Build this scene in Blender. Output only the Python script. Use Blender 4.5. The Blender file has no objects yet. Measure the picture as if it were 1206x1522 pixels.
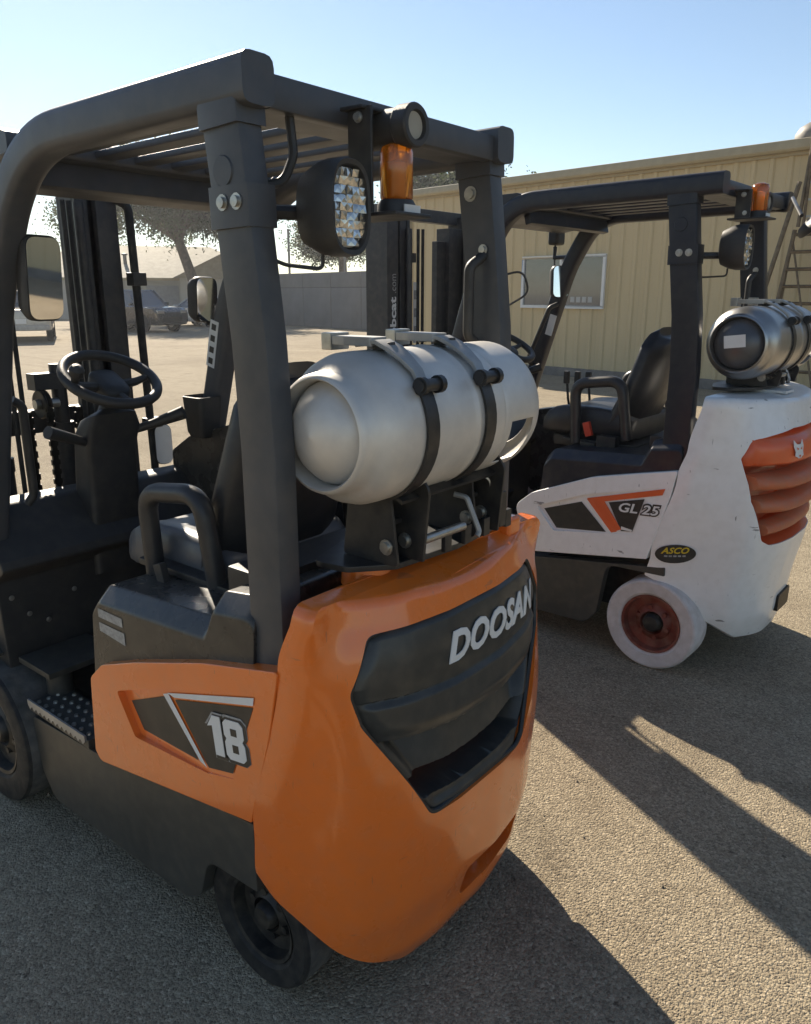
import bpy, bmesh, math, random
from math import sin, cos, pi, radians
from mathutils import Vector, Matrix
random.seed(7)
S = bpy.context.scene
COL = S.collection

# ------------------------------------------------------------------ camera, sky, sun, exposure
YAW, PITCH, ROLL, FPX = -0.8913, 0.2739, 0.0017, 1158.1
cam_d = bpy.data.cameras.new('camera'); cam = bpy.data.objects.new('camera', cam_d); COL.objects.link(cam)
fw = Vector((cos(YAW)*cos(PITCH), sin(YAW)*cos(PITCH), -sin(PITCH)))
rt = Vector((sin(YAW), -cos(YAW), 0)); up = rt.cross(fw)
r2 = rt*cos(ROLL)+up*sin(ROLL); u2 = up*cos(ROLL)-rt*sin(ROLL)
M = Matrix((r2, u2, -fw)).transposed().to_4x4(); M.translation = Vector((-0.8498, 1.4341, 1.679))
cam.matrix_world = M
cam_d.sensor_fit = 'HORIZONTAL'; cam_d.sensor_width = 36; cam_d.lens = FPX/1206*36
cam_d.clip_start = 0.02; cam_d.clip_end = 3000
S.camera = cam

SUN_AZ, SUN_EL = radians(-26.8), radians(32)
W = bpy.data.worlds.new('World'); S.world = W; W.use_nodes = True
wn = W.node_tree; bg = wn.nodes['Background']
sky = wn.nodes.new('ShaderNodeTexSky'); sky.sky_type = 'NISHITA'; sky.sun_disc = False
sky.sun_elevation = SUN_EL; sky.sun_rotation = math.atan2(cos(SUN_AZ), sin(SUN_AZ))
sky.altitude = 50; sky.air_density = 1.0; sky.dust_density = 0.1; sky.ozone_density = 1.2
wn.links.new(sky.outputs[0], bg.inputs[0]); bg.inputs[1].default_value = 0.071
sd = bpy.data.lights.new('sun', 'SUN'); sd.energy = 5.0; sd.angle = radians(0.53); sd.color = (1.0, 0.89, 0.73)
so = bpy.data.objects.new('sun', sd); COL.objects.link(so)
sv = Vector((cos(SUN_AZ)*cos(SUN_EL), sin(SUN_AZ)*cos(SUN_EL), sin(SUN_EL)))
so.rotation_euler = sv.to_track_quat('Z', 'Y').to_euler(); so.location = sv*60
vs = S.view_settings; vs.view_transform = 'Standard'; vs.look = 'None'; vs.exposure = 0.95; vs.gamma = 1; vs.use_curve_mapping = False
S.cycles.max_bounces = 8; S.cycles.use_denoising = True

# ------------------------------------------------------------------ materials
MATS = {}
def mat(name, col, rough=.5, metal=0, coat=0, var=.12, vscale=6, bump=0, bscale=60, rvar=.12, col2=None, spec=.5, trans=0, emit=0, ior=1.45, dust=0, stretch=None, mask=(.45, .7), specks=0):
    if name in MATS: return MATS[name]
    m = bpy.data.materials.new(name); m.use_nodes = True; MATS[name] = m
    nt = m.node_tree; N = nt.nodes; L = nt.links; b = N['Principled BSDF']
    b.inputs['Metallic'].default_value = metal; b.inputs['Specular IOR Level'].default_value = spec
    b.inputs['Coat Weight'].default_value = coat; b.inputs['Coat Roughness'].default_value = .08
    b.inputs['Transmission Weight'].default_value = trans; b.inputs['IOR'].default_value = ior
    tc = N.new('ShaderNodeTexCoord'); src = tc.outputs['Object']
    if stretch:
        mp = N.new('ShaderNodeMapping'); mp.inputs['Scale'].default_value = stretch; L.new(src, mp.inputs[0]); src = mp.outputs[0]
    n1 = N.new('ShaderNodeTexNoise'); n1.inputs['Scale'].default_value = vscale; n1.inputs['Detail'].default_value = 7; n1.inputs['Roughness'].default_value = .62
    L.new(src, n1.inputs['Vector'])
    r = N.new('ShaderNodeMapRange'); r.inputs[1].default_value = mask[0]-.15; r.inputs[2].default_value = mask[1]; L.new(n1.outputs['Fac'], r.inputs[0])
    mx = N.new('ShaderNodeMix'); mx.data_type = 'RGBA'
    c2 = col2 if col2 else tuple(max(0, c*(1-2*var)) for c in col)
    mx.inputs[6].default_value = (*col, 1); mx.inputs[7].default_value = (*c2, 1); L.new(r.outputs[0], mx.inputs[0])
    last = mx.outputs[2]
    if dust:
        g = N.new('ShaderNodeNewGeometry'); sp = N.new('ShaderNodeSeparateXYZ'); L.new(g.outputs['Normal'], sp.inputs[0])
        n3 = N.new('ShaderNodeTexNoise'); n3.inputs['Scale'].default_value = 26; n3.inputs['Detail'].default_value = 8; L.new(tc.outputs['Object'], n3.inputs['Vector'])
        r3 = N.new('ShaderNodeMapRange'); r3.inputs[1].default_value = .42; r3.inputs[2].default_value = .78; r3.inputs[4].default_value = dust; L.new(n3.outputs['Fac'], r3.inputs[0])
        m3 = N.new('ShaderNodeMix'); m3.data_type = 'RGBA'; m3.inputs[7].default_value = (.30, .25, .18, 1)
        L.new(r3.outputs[0], m3.inputs[0]); L.new(last, m3.inputs[6]); last = m3.outputs[2]
    if specks:
        # small dark scuffs and scratches
        for sc, st, lo in ((9, (1, 1, 5), .70), (16, (6, 6, 1), .71)):
            mp2 = N.new('ShaderNodeMapping'); mp2.inputs['Scale'].default_value = st; L.new(tc.outputs['Object'], mp2.inputs[0])
            n4 = N.new('ShaderNodeTexNoise'); n4.inputs['Scale'].default_value = sc; n4.inputs['Detail'].default_value = 3; L.new(mp2.outputs[0], n4.inputs['Vector'])
            r4 = N.new('ShaderNodeMapRange'); r4.inputs[1].default_value = lo; r4.inputs[2].default_value = lo+.03; r4.inputs[4].default_value = specks; L.new(n4.outputs['Fac'], r4.inputs[0])
            m4 = N.new('ShaderNodeMix'); m4.data_type = 'RGBA'; m4.inputs[7].default_value = (.10, .095, .09, 1); L.new(r4.outputs[0], m4.inputs[0]); L.new(last, m4.inputs[6]); last = m4.outputs[2]
    L.new(last, b.inputs['Base Color'])
    n2 = N.new('ShaderNodeTexNoise'); n2.inputs['Scale'].default_value = vscale*2.3; n2.inputs['Detail'].default_value = 5; L.new(src, n2.inputs['Vector'])
    rr = N.new('ShaderNodeMapRange'); rr.inputs[3].default_value = max(.02, rough-rvar); rr.inputs[4].default_value = min(1, rough+rvar); L.new(n2.outputs['Fac'], rr.inputs[0])
    L.new(rr.outputs[0], b.inputs['Roughness'])
    if bump:
        nb = N.new('ShaderNodeTexNoise'); nb.inputs['Scale'].default_value = bscale; nb.inputs['Detail'].default_value = 4; L.new(src, nb.inputs['Vector'])
        bp = N.new('ShaderNodeBump'); bp.inputs['Strength'].default_value = bump; bp.inputs['Distance'].default_value = .004
        L.new(nb.outputs['Fac'], bp.inputs['Height']); L.new(bp.outputs[0], b.inputs['Normal'])
    if emit:
        b.inputs['Emission Color'].default_value = (*col, 1); b.inputs['Emission Strength'].default_value = emit
    return m

ORANGE = mat('orange_paint', (.84, .185, .022), .28, coat=.7, var=.04, vscale=3, rvar=.08, dust=.10, bump=.05, bscale=110, specks=.3)
ORANGE2 = mat('orange_red_paint', (.72, .12, .03), .4, coat=.3, var=.06, dust=.1)
WHITEP = mat('white_paint', (.80, .79, .77), .36, coat=.35, var=.03, vscale=3, rvar=.1, dust=.12, specks=.75)
STEEL = mat('charcoal_guard_paint', (.066, .070, .078), .42, var=.15, vscale=4, dust=.07, bump=.03, bscale=120)
NAVY = mat('dark_navy_guard_paint', (.012, .015, .024), .38, var=.12, vscale=4, dust=.05)
MASTM = mat('mast_steel_paint', (.036, .037, .041), .45, var=.2, vscale=5, dust=.12)
PLASTIC = mat('black_textured_plastic', (.034, .033, .032), .5, var=.15, bump=.18, bscale=420, dust=.07)
HOODM = mat('dark_grey_hood_plastic', (.036, .035, .033), .28, var=.1, bump=.06, bscale=300, dust=.10)
GRILLE = mat('dark_grey_grille_plastic', (.042, .043, .040), .34, var=.1, bump=.05, bscale=300, dust=.10)
SKIRT = mat('dark_grey_chassis_paint', (.048, .048, .043), .42, var=.12, vscale=4, dust=.10)
RUBBER = mat('black_rubber_tyre', (.017, .017, .017), .72, var=.2, vscale=12, bump=.2, bscale=90, dust=.12)
TREADR = mat('grey_worn_tread', (.095, .092, .086), .85, var=.3, vscale=14, bump=.4, bscale=90, dust=.18)
WTYRE = mat('white_nonmarking_tyre', (.62, .57, .55), .75, var=.14, vscale=9, bump=.2, bscale=60, dust=.35)
REDRIM = mat('red_rim_paint', (.24, .05, .03), .55, var=.3, vscale=8, dust=.3)
DARKRIM = mat('dark_rim_paint', (.014, .014, .014), .5, var=.2, dust=.2)
ALU = mat('brushed_aluminium', (.70, .67, .615), .50, metal=.4, var=.09, vscale=5, rvar=.10, bump=.05, bscale=30, col2=(.50, .48, .45))
ALU2 = mat('dull_steel_cylinder', (.46, .45, .43), .36, metal=.9, var=.15, vscale=5, rvar=.1, bump=.05, bscale=30)
ZINC = mat('zinc_bolt', (.55, .54, .5), .38, metal=.9, var=.2, vscale=30)
GALV = mat('galvanised_latch', (.42, .41, .39), .5, metal=.6, var=.15, vscale=12)
BLACKST = mat('black_bracket_steel', (.024, .024, .025), .42, var=.2, vscale=8, dust=.12)
VINYL = mat('black_vinyl', (.030, .030, .032), .38, var=.12, vscale=10, bump=.08, bscale=200, dust=.06)
GLASSB = mat('mirror_glass', (.9, .9, .9), .03, metal=1, var=.01, rvar=.01)
AMBER = mat('amber_lens', (.95, .30, .02), .16, var=.06, trans=.75, coat=.4)
LAMPG = mat('lamp_reflector', (.88, .86, .80), .22, metal=.9, var=.25, vscale=40, rvar=.08)
LENS = mat('clear_lens', (.92, .93, .93), .04, trans=1, var=.02, rvar=.02)
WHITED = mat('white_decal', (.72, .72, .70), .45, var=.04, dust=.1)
BLACKD = mat('charcoal_decal', (.026, .026, .025), .4, var=.05, dust=.06)
GREYD = mat('grey_label', (.40, .40, .39), .5, var=.25, vscale=90)
YELLOWD = mat('yellow_decal', (.62, .46, .03), .45, var=.05)
REDB = mat('red_plastic', (.55, .06, .03), .35, var=.05)
BLACKV = mat('black_void', (.006, .006, .006), .8, var=.05)
CHAIN = mat('oily_chain', (.035, .030, .024), .45, metal=.6, var=.3, vscale=40)
GREYSEAT = mat('weathered_grey_vinyl', (.10, .105, .115), .35, var=.15, vscale=8, dust=.15)

def ground_mat():
    m = bpy.data.materials.new('gravelly_asphalt'); m.use_nodes = True
    nt = m.node_tree; N = nt.nodes; L = nt.links; b = N['Principled BSDF']; b.inputs['Roughness'].default_value = .92; b.inputs['Specular IOR Level'].default_value = .25
    tc = N.new('ShaderNodeTexCoord')
    def noise(s, d=6, r=.6):
        n = N.new('ShaderNodeTexNoise'); n.inputs['Scale'].default_value = s; n.inputs['Detail'].default_value = d; n.inputs['Roughness'].default_value = r; L.new(tc.outputs['Object'], n.inputs['Vector']); return n
    def vor(s):
        v = N.new('ShaderNodeTexVoronoi'); v.inputs['Scale'].default_value = s; L.new(tc.outputs['Object'], v.inputs['Vector']); return v
    v1 = vor(135); v2 = vor(300); big = noise(.35, 8, .65); mid = noise(5, 8, .7)
    ramp = N.new('ShaderNodeValToRGB'); e = ramp.color_ramp.elements
    e[0].position = .0; e[0].color = (.13, .105, .075, 1); e[1].position = 1; e[1].color = (.68, .57, .41, 1)
    for p, c in ((.25, (.245, .20, .138, 1)), (.6, (.37, .305, .205, 1)), (.85, (.46, .385, .262, 1))):
        x = ramp.color_ramp.elements.new(p); x.color = c
    sp = N.new('ShaderNodeSeparateColor'); L.new(v1.outputs['Color'], sp.inputs[0]); L.new(sp.outputs[0], ramp.inputs[0])
    ramp2 = N.new('ShaderNodeValToRGB'); e = ramp2.color_ramp.elements
    e[0].color = (.18, .147, .104, 1); e[1].color = (.50, .415, .285, 1)
    sp2 = N.new('ShaderNodeSeparateColor'); L.new(v2.outputs['Color'], sp2.inputs[0]); L.new(sp2.outputs[1], ramp2.inputs[0])
    mx = N.new('ShaderNodeMix'); mx.data_type = 'RGBA'; mx.inputs[0].default_value = .5; L.new(ramp.outputs[0], mx.inputs[6]); L.new(ramp2.outputs[0], mx.inputs[7])
    def tint(fac_node, lo, hi, col, prev, fmax):
        r = N.new('ShaderNodeMapRange'); r.inputs[1].default_value = lo; r.inputs[2].default_value = hi; r.inputs[4].default_value = fmax; L.new(fac_node.outputs['Fac'], r.inputs[0])
        k = N.new('ShaderNodeMix'); k.data_type = 'RGBA'; k.blend_type = 'MULTIPLY'; k.inputs[7].default_value = (*col, 1); L.new(r.outputs[0], k.inputs[0]); L.new(prev, k.inputs[6]); return k.outputs[2]
    c = tint(big, .42, .68, (.72, .70, .68), mx.outputs[2], .8)
    c = tint(mid, .5, .75, (.62, .60, .58), c, .7)
    spots = noise(38, 3, .5)
    c = tint(spots, .66, .72, (.25, .23, .22), c, .7)
    # oily stains and faint worn tracks
    st = noise(1.1, 4, .5); c = tint(st, .60, .70, (.55, .53, .52), c, .55)
    mpw = N.new('ShaderNodeMapping'); mpw.inputs['Rotation'].default_value = (0, 0, .5); mpw.inputs['Scale'].default_value = (.12, 1.6, 1); L.new(tc.outputs['Object'], mpw.inputs[0])
    tk = N.new('ShaderNodeTexNoise'); tk.inputs['Scale'].default_value = 1.4; tk.inputs['Detail'].default_value = 5; L.new(mpw.outputs[0], tk.inputs['Vector'])
    c = tint(tk, .55, .70, (.80, .79, .78), c, .7)
    L.new(c, b.inputs['Base Color'])
    add = N.new('ShaderNodeMath'); add.operation = 'ADD'; L.new(v1.outputs['Distance'], add.inputs[0])
    ml = N.new('ShaderNodeMath'); ml.operation = 'MULTIPLY'; ml.inputs[1].default_value = .5; L.new(v2.outputs['Distance'], ml.inputs[0]); L.new(ml.outputs[0], add.inputs[1])
    bp = N.new('ShaderNodeBump'); bp.invert = True; bp.inputs['Strength'].default_value = .95; bp.inputs['Distance'].default_value = .005; L.new(add.outputs[0], bp.inputs['Height'])
    L.new(bp.outputs[0], b.inputs['Normal'])
    return m

# ------------------------------------------------------------------ mesh helpers
def V(*a): return Vector(a)
def fillet(pts, rad, n=6, closed=True):
    """round the corners of a polyline (2-D or 3-D tuples)"""
    P = [Vector(p) for p in pts]; out = []; k = len(P)
    for i, p in enumerate(P):
        r = rad[i] if isinstance(rad, (list, tuple)) else rad
        if (not closed and i in (0, k-1)) or r <= 0: out.append(p); continue
        a = P[i-1]-p; b = P[(i+1) % k]-p
        la, lb = a.length, b.length; a.normalize(); b.normalize()
        ang = a.angle(b)
        if ang > pi-.02: out.append(p); continue
        t = min(r/math.tan(ang/2), la*.48, lb*.48)
        s, e = p+a*t, p+b*t
        for j in range(n+1):
            f = j/n; out.append((s*(1-f)+p*f)*(1-f)+(p*(1-f)+e*f)*f)
    return out
class MB:
    def __init__(s): s.v = []; s.f = []
    def add(s, vs, fs):
        o = len(s.v); s.v += [tuple(x) for x in vs]; s.f += [tuple(o+i for i in f) for f in fs]; return s
    def box(s, c, d, R=None):
        c = Vector(c); h = Vector(d)/2
        vs = [Vector((x*h.x, y*h.y, z*h.z)) for x in (-1, 1) for y in (-1, 1) for z in (-1, 1)]
        if R is not None: vs = [R @ v for v in vs]
        return s.add([c+v for v in vs], [(0, 1, 3, 2), (4, 6, 7, 5), (0, 4, 5, 1), (2, 3, 7, 6), (0, 2, 6, 4), (1, 5, 7, 3)])
    def rings(s, R, closed=True, cap=True, loop=False):
        n = len(R[0]); vs = [p for r in R for p in r]; fs = []
        m = len(R)
        for i in range(m if loop else m-1):
            a, b = i*n, ((i+1) % m)*n
            for j in range(n if closed else n-1):
                k = (j+1) % n; fs.append((a+j, a+k, b+k, b+j))
        if cap and closed and not loop: fs += [tuple(range(n))[::-1], tuple(range((m-1)*n, m*n))]
        return s.add(vs, fs)
    def tube(s, path, r, n=10, loop=False):
        P = [Vector(p) for p in path]; R = []; prev = None
        for i, p in enumerate(P):
            if loop: t = P[(i+1) % len(P)]-P[i-1]
            else: t = P[min(i+1, len(P)-1)]-P[max(i-1, 0)]
            t.normalize()
            if prev is None: u = t.orthogonal().normalized()
            else: u = (prev-t*prev.dot(t)).normalized()
            prev = u; w = t.cross(u); rr = r[i] if isinstance(r, (list, tuple)) else r
            R.append([p+(u*cos(2*pi*k/n)+w*sin(2*pi*k/n))*rr for k in range(n)])
        return s.rings(R, loop=loop)
    def sweep(s, path, prof, side, cap=True):
        """profile (a along side, b along side x tangent) swept along path"""
        P = [Vector(p) for p in path]; sd = Vector(side).normalized(); R = []
        for i, p in enumerate(P):
            t = (P[min(i+1, len(P)-1)]-P[max(i-1, 0)]).normalized(); w = sd.cross(t).normalized()
            k = 1.0
            R.append([p+sd*a+w*b*k for a, b in prof])
        return s.rings(R, cap=cap)
    def lathe(s, prof, o, ax, n=24, cap=False, loop=False):
        o = Vector(o); ax = Vector(ax).normalized(); u = ax.orthogonal().normalized(); w = ax.cross(u)
        R = [[o+ax*h+(u*cos(2*pi*k/n)+w*sin(2*pi*k/n))*max(r, 1e-4) for k in range(n)] for r, h in prof]
        return s.rings(R, cap=cap, loop=loop)
    def prism(s, poly, fn0, fn1):
        """polygon of 2-D points mapped by fn0 and fn1 to two 3-D faces"""
        n = len(poly); A = [fn0(p) for p in poly]; B = [fn1(p) for p in poly]
        return s.add(A+B, [tuple(range(n)), tuple(range(n, 2*n))[::-1]]+[(i, n+i, n+(i+1) % n, (i+1) % n) for i in range(n)])
    def xz(s, poly, y0, y1): return s.prism(poly, lambda p: (p[0], y0, p[1]), lambda p: (p[0], y1, p[1]))
    def yz(s, poly, x0, x1): return s.prism(poly, lambda p: (x0, p[0], p[1]), lambda p: (x1, p[0], p[1]))
    def xy(s, poly, z0, z1): return s.prism(poly, lambda p: (p[0], p[1], z0), lambda p: (p[0], p[1], z1))
    def mesh(s, name, bevel=0, seg=2, sharp=38):
        me = bpy.data.meshes.new(name); bm = bmesh.new()
        vs = [bm.verts.new(v) for v in s.v]
        for f in s.f:
            try: bm.faces.new([vs[i] for i in f])
            except ValueError: pass
        bmesh.ops.remove_doubles(bm, verts=bm.verts, dist=1e-6)
        bmesh.ops.recalc_face_normals(bm, faces=bm.faces)
        if bevel:
            ed = [e for e in bm.edges if len(e.link_faces) == 2 and e.calc_face_angle() > radians(28)]
            bmesh.ops.bevel(bm, geom=ed, offset=bevel, segments=seg, profile=.6, affect='EDGES', clamp_overlap=True)
        for f in bm.faces: f.smooth = True
        bm.to_mesh(me); bm.free(); me.set_sharp_from_angle(angle=radians(sharp)); return me
    def build(s, name, m, parent=None, bevel=0, seg=2, sharp=38, wn=None):
        me = s.mesh(name, bevel, seg, sharp); me.materials.append(m)
        o = bpy.data.objects.new(name, me); COL.objects.link(o); o.parent = parent
        if wn if wn is not None else bevel > 0:
            w = o.modifiers.new('wn', 'WEIGHTED_NORMAL'); w.keep_sharp = True
        return o
def boolean(o, cutter, op='DIFFERENCE'):
    cutter.parent = o.parent if not (o.parent and o.parent.parent) else o.parent.parent
    md = o.modifiers.new('b', 'BOOLEAN'); md.object = cutter; md.operation = op; md.solver = 'EXACT'
    dg = bpy.context.evaluated_depsgraph_get(); dg.update()
    me = bpy.data.meshes.new_from_object(o.evaluated_get(dg)); o.modifiers.remove(md); o.data = me
    bpy.data.objects.remove(cutter)
    for p in me.polygons: p.use_smooth = True
    me.set_sharp_from_angle(angle=radians(32))
def thing(name, label, cat, loc=(0, 0, 0), rz=0, group=None):
    o = bpy.data.objects.new(name, None); COL.objects.link(o); o.location = loc; o.rotation_euler = (0, 0, rz)
    o.empty_display_size = .1; return tag(o, label, cat, group)
def tag(o, label, cat, group=None):
    o['label'] = label; o['category'] = cat
    if group: o['group'] = group
    return o
def rrect(w, h, r, n=4):
    return [tuple(p) for p in fillet([(-w/2, -h/2), (w/2, -h/2), (w/2, h/2), (-w/2, h/2)], r, n)]
def text_geo(txt, size, shear=0, offset=0, space=1.0):
    c = bpy.data.curves.new('t', 'FONT'); c.body = txt; c.size = size; c.shear = shear; c.offset = offset; c.space_character = space; c.resolution_u = 3
    c.fill_mode = 'BOTH'; c.extrude = .0012
    o = bpy.data.objects.new('t', c); COL.objects.link(o)
    dg = bpy.context.evaluated_depsgraph_get(); dg.update()
    me = bpy.data.meshes.new_from_object(o.evaluated_get(dg))
    vs = [v.co.copy() for v in me.vertices]; fs = [tuple(p.vertices) for p in me.polygons]
    bpy.data.objects.remove(o); bpy.data.curves.remove(c); bpy.data.meshes.remove(me)
    x0 = min(v.x for v in vs); x1 = max(v.x for v in vs); y0 = min(v.y for v in vs); y1 = max(v.y for v in vs)
    return vs, fs, (x0, x1, y0, y1)
def lettering(txt, fit, fn, m, parent, shear=0, offset=0, space=1.0, name='lettering'):
    """text stretched to fill fit=(w,h); fn maps (x in 0..w, y in 0..h, depth) to 3-D"""
    vs, fs, (x0, x1, y0, y1) = text_geo(txt, 1.0, shear, offset, space)
    mb = MB(); mb.add([fn((v.x-x0)/(x1-x0)*fit[0], (v.y-y0)/(y1-y0)*fit[1], v.z) for v in vs], fs)
    me = bpy.data.meshes.new(name); me.from_pydata(mb.v, [], mb.f); me.materials.append(m)
    o = bpy.data.objects.new(name, me); COL.objects.link(o); o.parent = parent; return o
def lerp(a, b, t): return a+(b-a)*t
def interp(x, tab):
    if x <= tab[0][0]: return tab[0][1]
    for (a, fa), (b, fb) in zip(tab, tab[1:]):
        if x <= b:
            t = (x-a)/(b-a); t = t*t*(3-2*t); return lerp(fa, fb, t)
    return tab[-1][1]

# ------------------------------------------------------------------ the setting: ground
gm = ground_mat()
g = MB(); g.add([(-400, -400, 0), (400, -400, 0), (400, 400, 0), (-400, 400, 0)], [(0, 1, 2, 3)])
go = g.build('ground', gm); go['kind'] = 'structure'

# ------------------------------------------------------------------ the metal building
WALLM = mat('tan_wall_sheet', (.58, .46, .265), .5, var=.06, vscale=1.2, rvar=.08, dust=.10, stretch=(1, 1, .25))
TRIMM = mat('tan_trim', (.42, .35, .22), .5, var=.08)
BASEM = mat('grey_base_band', (.22, .20, .18), .9, var=.2, bump=.3)
FRAMEW = mat('white_window_frame', (.72, .72, .70), .45, var=.05)
PANE = mat('window_glass', (.085, .10, .115), .05, var=.1, rvar=.02, spec=.9, coat=1)
BLIND = mat('window_blind', (.45, .45, .43), .6, var=.1)
bo = V(7.68, -13.71, 0); brz = math.atan2(.134, -.9911)
BL = thing('metal_building', 'tan ribbed metal building with a white framed window behind the white forklift', 'building', bo, brz)
# local frame: x along the wall (to the right in view), y = into the building is -y side -> wall face looks to -y
S0, S1, EAVE = -4.0, 30.5, 3.86
def rib_panel():
    w = .9; P = [(0, 0)]
    for c in (.15, .45, .75):
        P += [(c-.10, 0), (c-.055, 0), (c-.03, -.030), (c+.03, -.030), (c+.055, 0), (c+.10, 0)]
    P.append((w-.004, 0)); P = sorted(set(P))
    mb = MB(); n = len(P)
    vs = [(x, y, z) for z in (.18, EAVE) for x, y in P]
    mb.add(vs, [(i, i+1, n+i+1, n+i) for i in range(n-1)])
    me = mb.mesh('wall_panel', sharp=20); me.materials.append(WALLM); return me
pm = rib_panel()
wx0, wx1, wz0, wz1 = -.5, 1.56, 1.38, 2.43
i = 0; x = S0
while x < S1:
    o = bpy.data.objects.new('wall_panel', pm); COL.objects.link(o); o.parent = BL; o.location = (x, 0, 0); x += .9
MB().box(((S0+S1)/2, -.03, .09), (S1-S0, .10, .18)).build('base_band', BASEM, BL, bevel=.01)  # grey band along the bottom of the wall
MB().xz([(S0, .2), (S1, .2), (S1, 3.9), (S0, 3.9)], .03, .10).build('wall_core', TRIMM, BL)
MB().yz(fillet([(-.16, 3.86), (-.19, 3.90), (-.17, 4.03), (-.02, 4.06), (-.02, 3.86)], .01, 2), S0-.1, S1).build('eave_gutter', TRIMM, BL)
MB().box(((S0+S1)/2, -.045, 3.835), (S1-S0, .03, .05)).build('eave_trim', TRIMM, BL)
MB().add([(S0, -.05, 4.05), (S1, -.05, 4.05), (S1, 9, 4.65), (S0, 9, 4.65)], [(0, 1, 2, 3)]).build('roof', TRIMM, BL)
MB().add([(S0, .03, 0), (S0, 9, 0), (S0, 9, 4.6), (S0, .03, 4.02)], [(0, 1, 2, 3)]).build('end_wall', WALLM, BL)
MB().box((S0-.01, -.04, 2.0), (.08, .08, 3.7)).build('corner_trim', TRIMM, BL)
wi = MB(); fwd = -.055
for (a, b, c, d) in ((wx0, wx1, wz1-.06, wz1), (wx0, wx1, wz0, wz0+.06), (wx0, wx0+.06, wz0+.06, wz1-.06), (wx1-.06, wx1, wz0+.06, wz1-.06)):
    wi.box(((a+b)/2, fwd, (c+d)/2), (b-a, .06, d-c))
wi.box((.50, fwd-.002, (wz0+wz1)/2), (.05, .05, wz1-wz0-.12))
win = wi.build('window', FRAMEW, BL, bevel=.004)
for a, b, dy in ((wx0+.06, .475, -.045), (.525, wx1-.06, -.05)):
    MB().box(((a+b)/2, dy, (wz0+wz1)/2), (b-a, .006, wz1-wz0-.12)).build('pane', PANE, win)
for q in range(4): MB().box((.82+q*.14, -.056, 1.56), (.10, .004, .11)).build('window_notice', BLIND, win)
# ribs stop at the window: a plain backing sheet behind the frame
MB().box(((wx0+wx1)/2, -.034, (wz0+wz1)/2), (wx1-wx0-.02, .012, wz1-wz0-.02)).build('window_backing', BLACKV, win)
vent = tag(MB().lathe([(.36, 0), (.37, .06), (.36, .17), (.30, .27), (.18, .34), (0, .36)], (0, 0, 0), (0, 0, 1), 28).build('roof_vent', mat('grey_vent_metal', (.24, .22, .19), .6, metal=.2), None), 'grey domed ventilator on the roof edge of the metal building', 'roof vent')
ww = lambda sx, sy, z: (bo.x+cos(brz)*sx-sin(brz)*sy, bo.y+sin(brz)*sx+cos(brz)*sy, z)
vent.location = ww(5.06, .45, 4.0)
# ladder against the wall
LADM = mat('weathered_ladder_steel', (.20, .145, .085), .55, metal=.3, var=.3, vscale=12)
LD = thing('access_ladder', 'rusty steel access ladder standing against the metal building at the right edge', 'ladder', ww(5.2, -.5, 0), brz)
MB().tube([(-.47, -.55, .0), (.02, .0, 3.35)], .038, 8).tube([(1.2, -.55, .0), (1.05, .0, 3.35)], .038, 8).build('side_rail', LADM, LD)
MB().tube([(-.18, -.25, .0), (.02, .05, 2.65)], .035, 8).tube([(1.05, -.25, .0), (1.0, .05, 2.65)], .035, 8).build('side_rail', LADM, LD)
for q in range(10):
    z = .22+q*.262; f = z/2.65
    MB().tube([(lerp(-.18, .02, f), lerp(-.25, .05, f), z), (lerp(1.05, 1.0, f), lerp(-.25, .05, f), z)], .028, 6).build('rung', LADM, LD)
MB().tube([(.0, .06, 2.5), (.75, -.35, .2)], .018, 6).tube([(.0, .06, 2.5), (-.1, -.1, .0)], .018, 6).build('brace', LADM, LD)
MB().tube(fillet([(.03, .12, 2.7), (.06, .25, 4.25), (.20, .35, 4.35), (.9, .35, 4.35)], [0, .1, .1, 0], 5, closed=False), .03, 8).build('upper_rail', LADM, LD)
MB().box((.10, .14, 3.3), (.03, .05, 1.3)).build('upper_rail', LADM, LD)
for q in range(6): MB().box((.5, .15, 2.85+q*.25), (.75, .03, .03)).build('upper_rung', mat('grey_ladder_alu', (.45, .44, .42), .5, metal=.4), LD)

# ------------------------------------------------------------------ far side of the yard: block wall, house
BLOCK = mat('grey_block_wall', (.20, .195, .19), .9, var=.12, vscale=.8, bump=.3, bscale=30)
JOINT = mat('wall_joint', (.13, .128, .125), .9)
def frame_rz(dx, dy): return math.atan2(dy, dx)
w0, w1 = V(37.0, -29.35, 0), V(14.5, -24.6, 0); wl = (w1-w0).length
BWt = thing('block_wall', 'tall grey panel wall closing the far side of the yard, left of the metal building', 'wall', w0, frame_rz(w1.x-w0.x, w1.y-w0.y))
n = 9; pw = wl/n
pmz = MB().box((pw/2, 0, .97), (pw-.05, .16, 1.90), None).mesh('wall_slab', bevel=.012); pmz.materials.append(BLOCK)
pmz2 = MB().box((pw/2, 0, 2.31), (pw-.05, .16, .70), None).mesh('wall_slab', bevel=.012); pmz2.materials.append(BLOCK)
for q in range(n):
    for mm in (pmz, pmz2):
        o = bpy.data.objects.new('wall_slab', mm); COL.objects.link(o); o.parent = BWt; o.location = (q*pw, 0, 0)
MB().box((wl/2, 0, 1.3), (wl, .10, 2.6)).build('wall_core', JOINT, BWt)
def post(px, py, h, label):
    o = MB().tube([(0, 0, 0), (0, 0, h)], .07, 8).lathe([(.09, h), (.09, h+.03), (0, h+.05)], (0, 0, 0), (0, 0, 1), 10).box((0, 0, .05), (.3, .3, .1)).build('steel_post', mat('grey_post', (.2, .2, .2), .6), None)
    o.location = (px, py, 0); tag(o, label, 'post', 'posts behind the wall')
post(35.4, -32.3, 5.3, 'left of two thin steel posts rising behind the grey wall')
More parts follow.
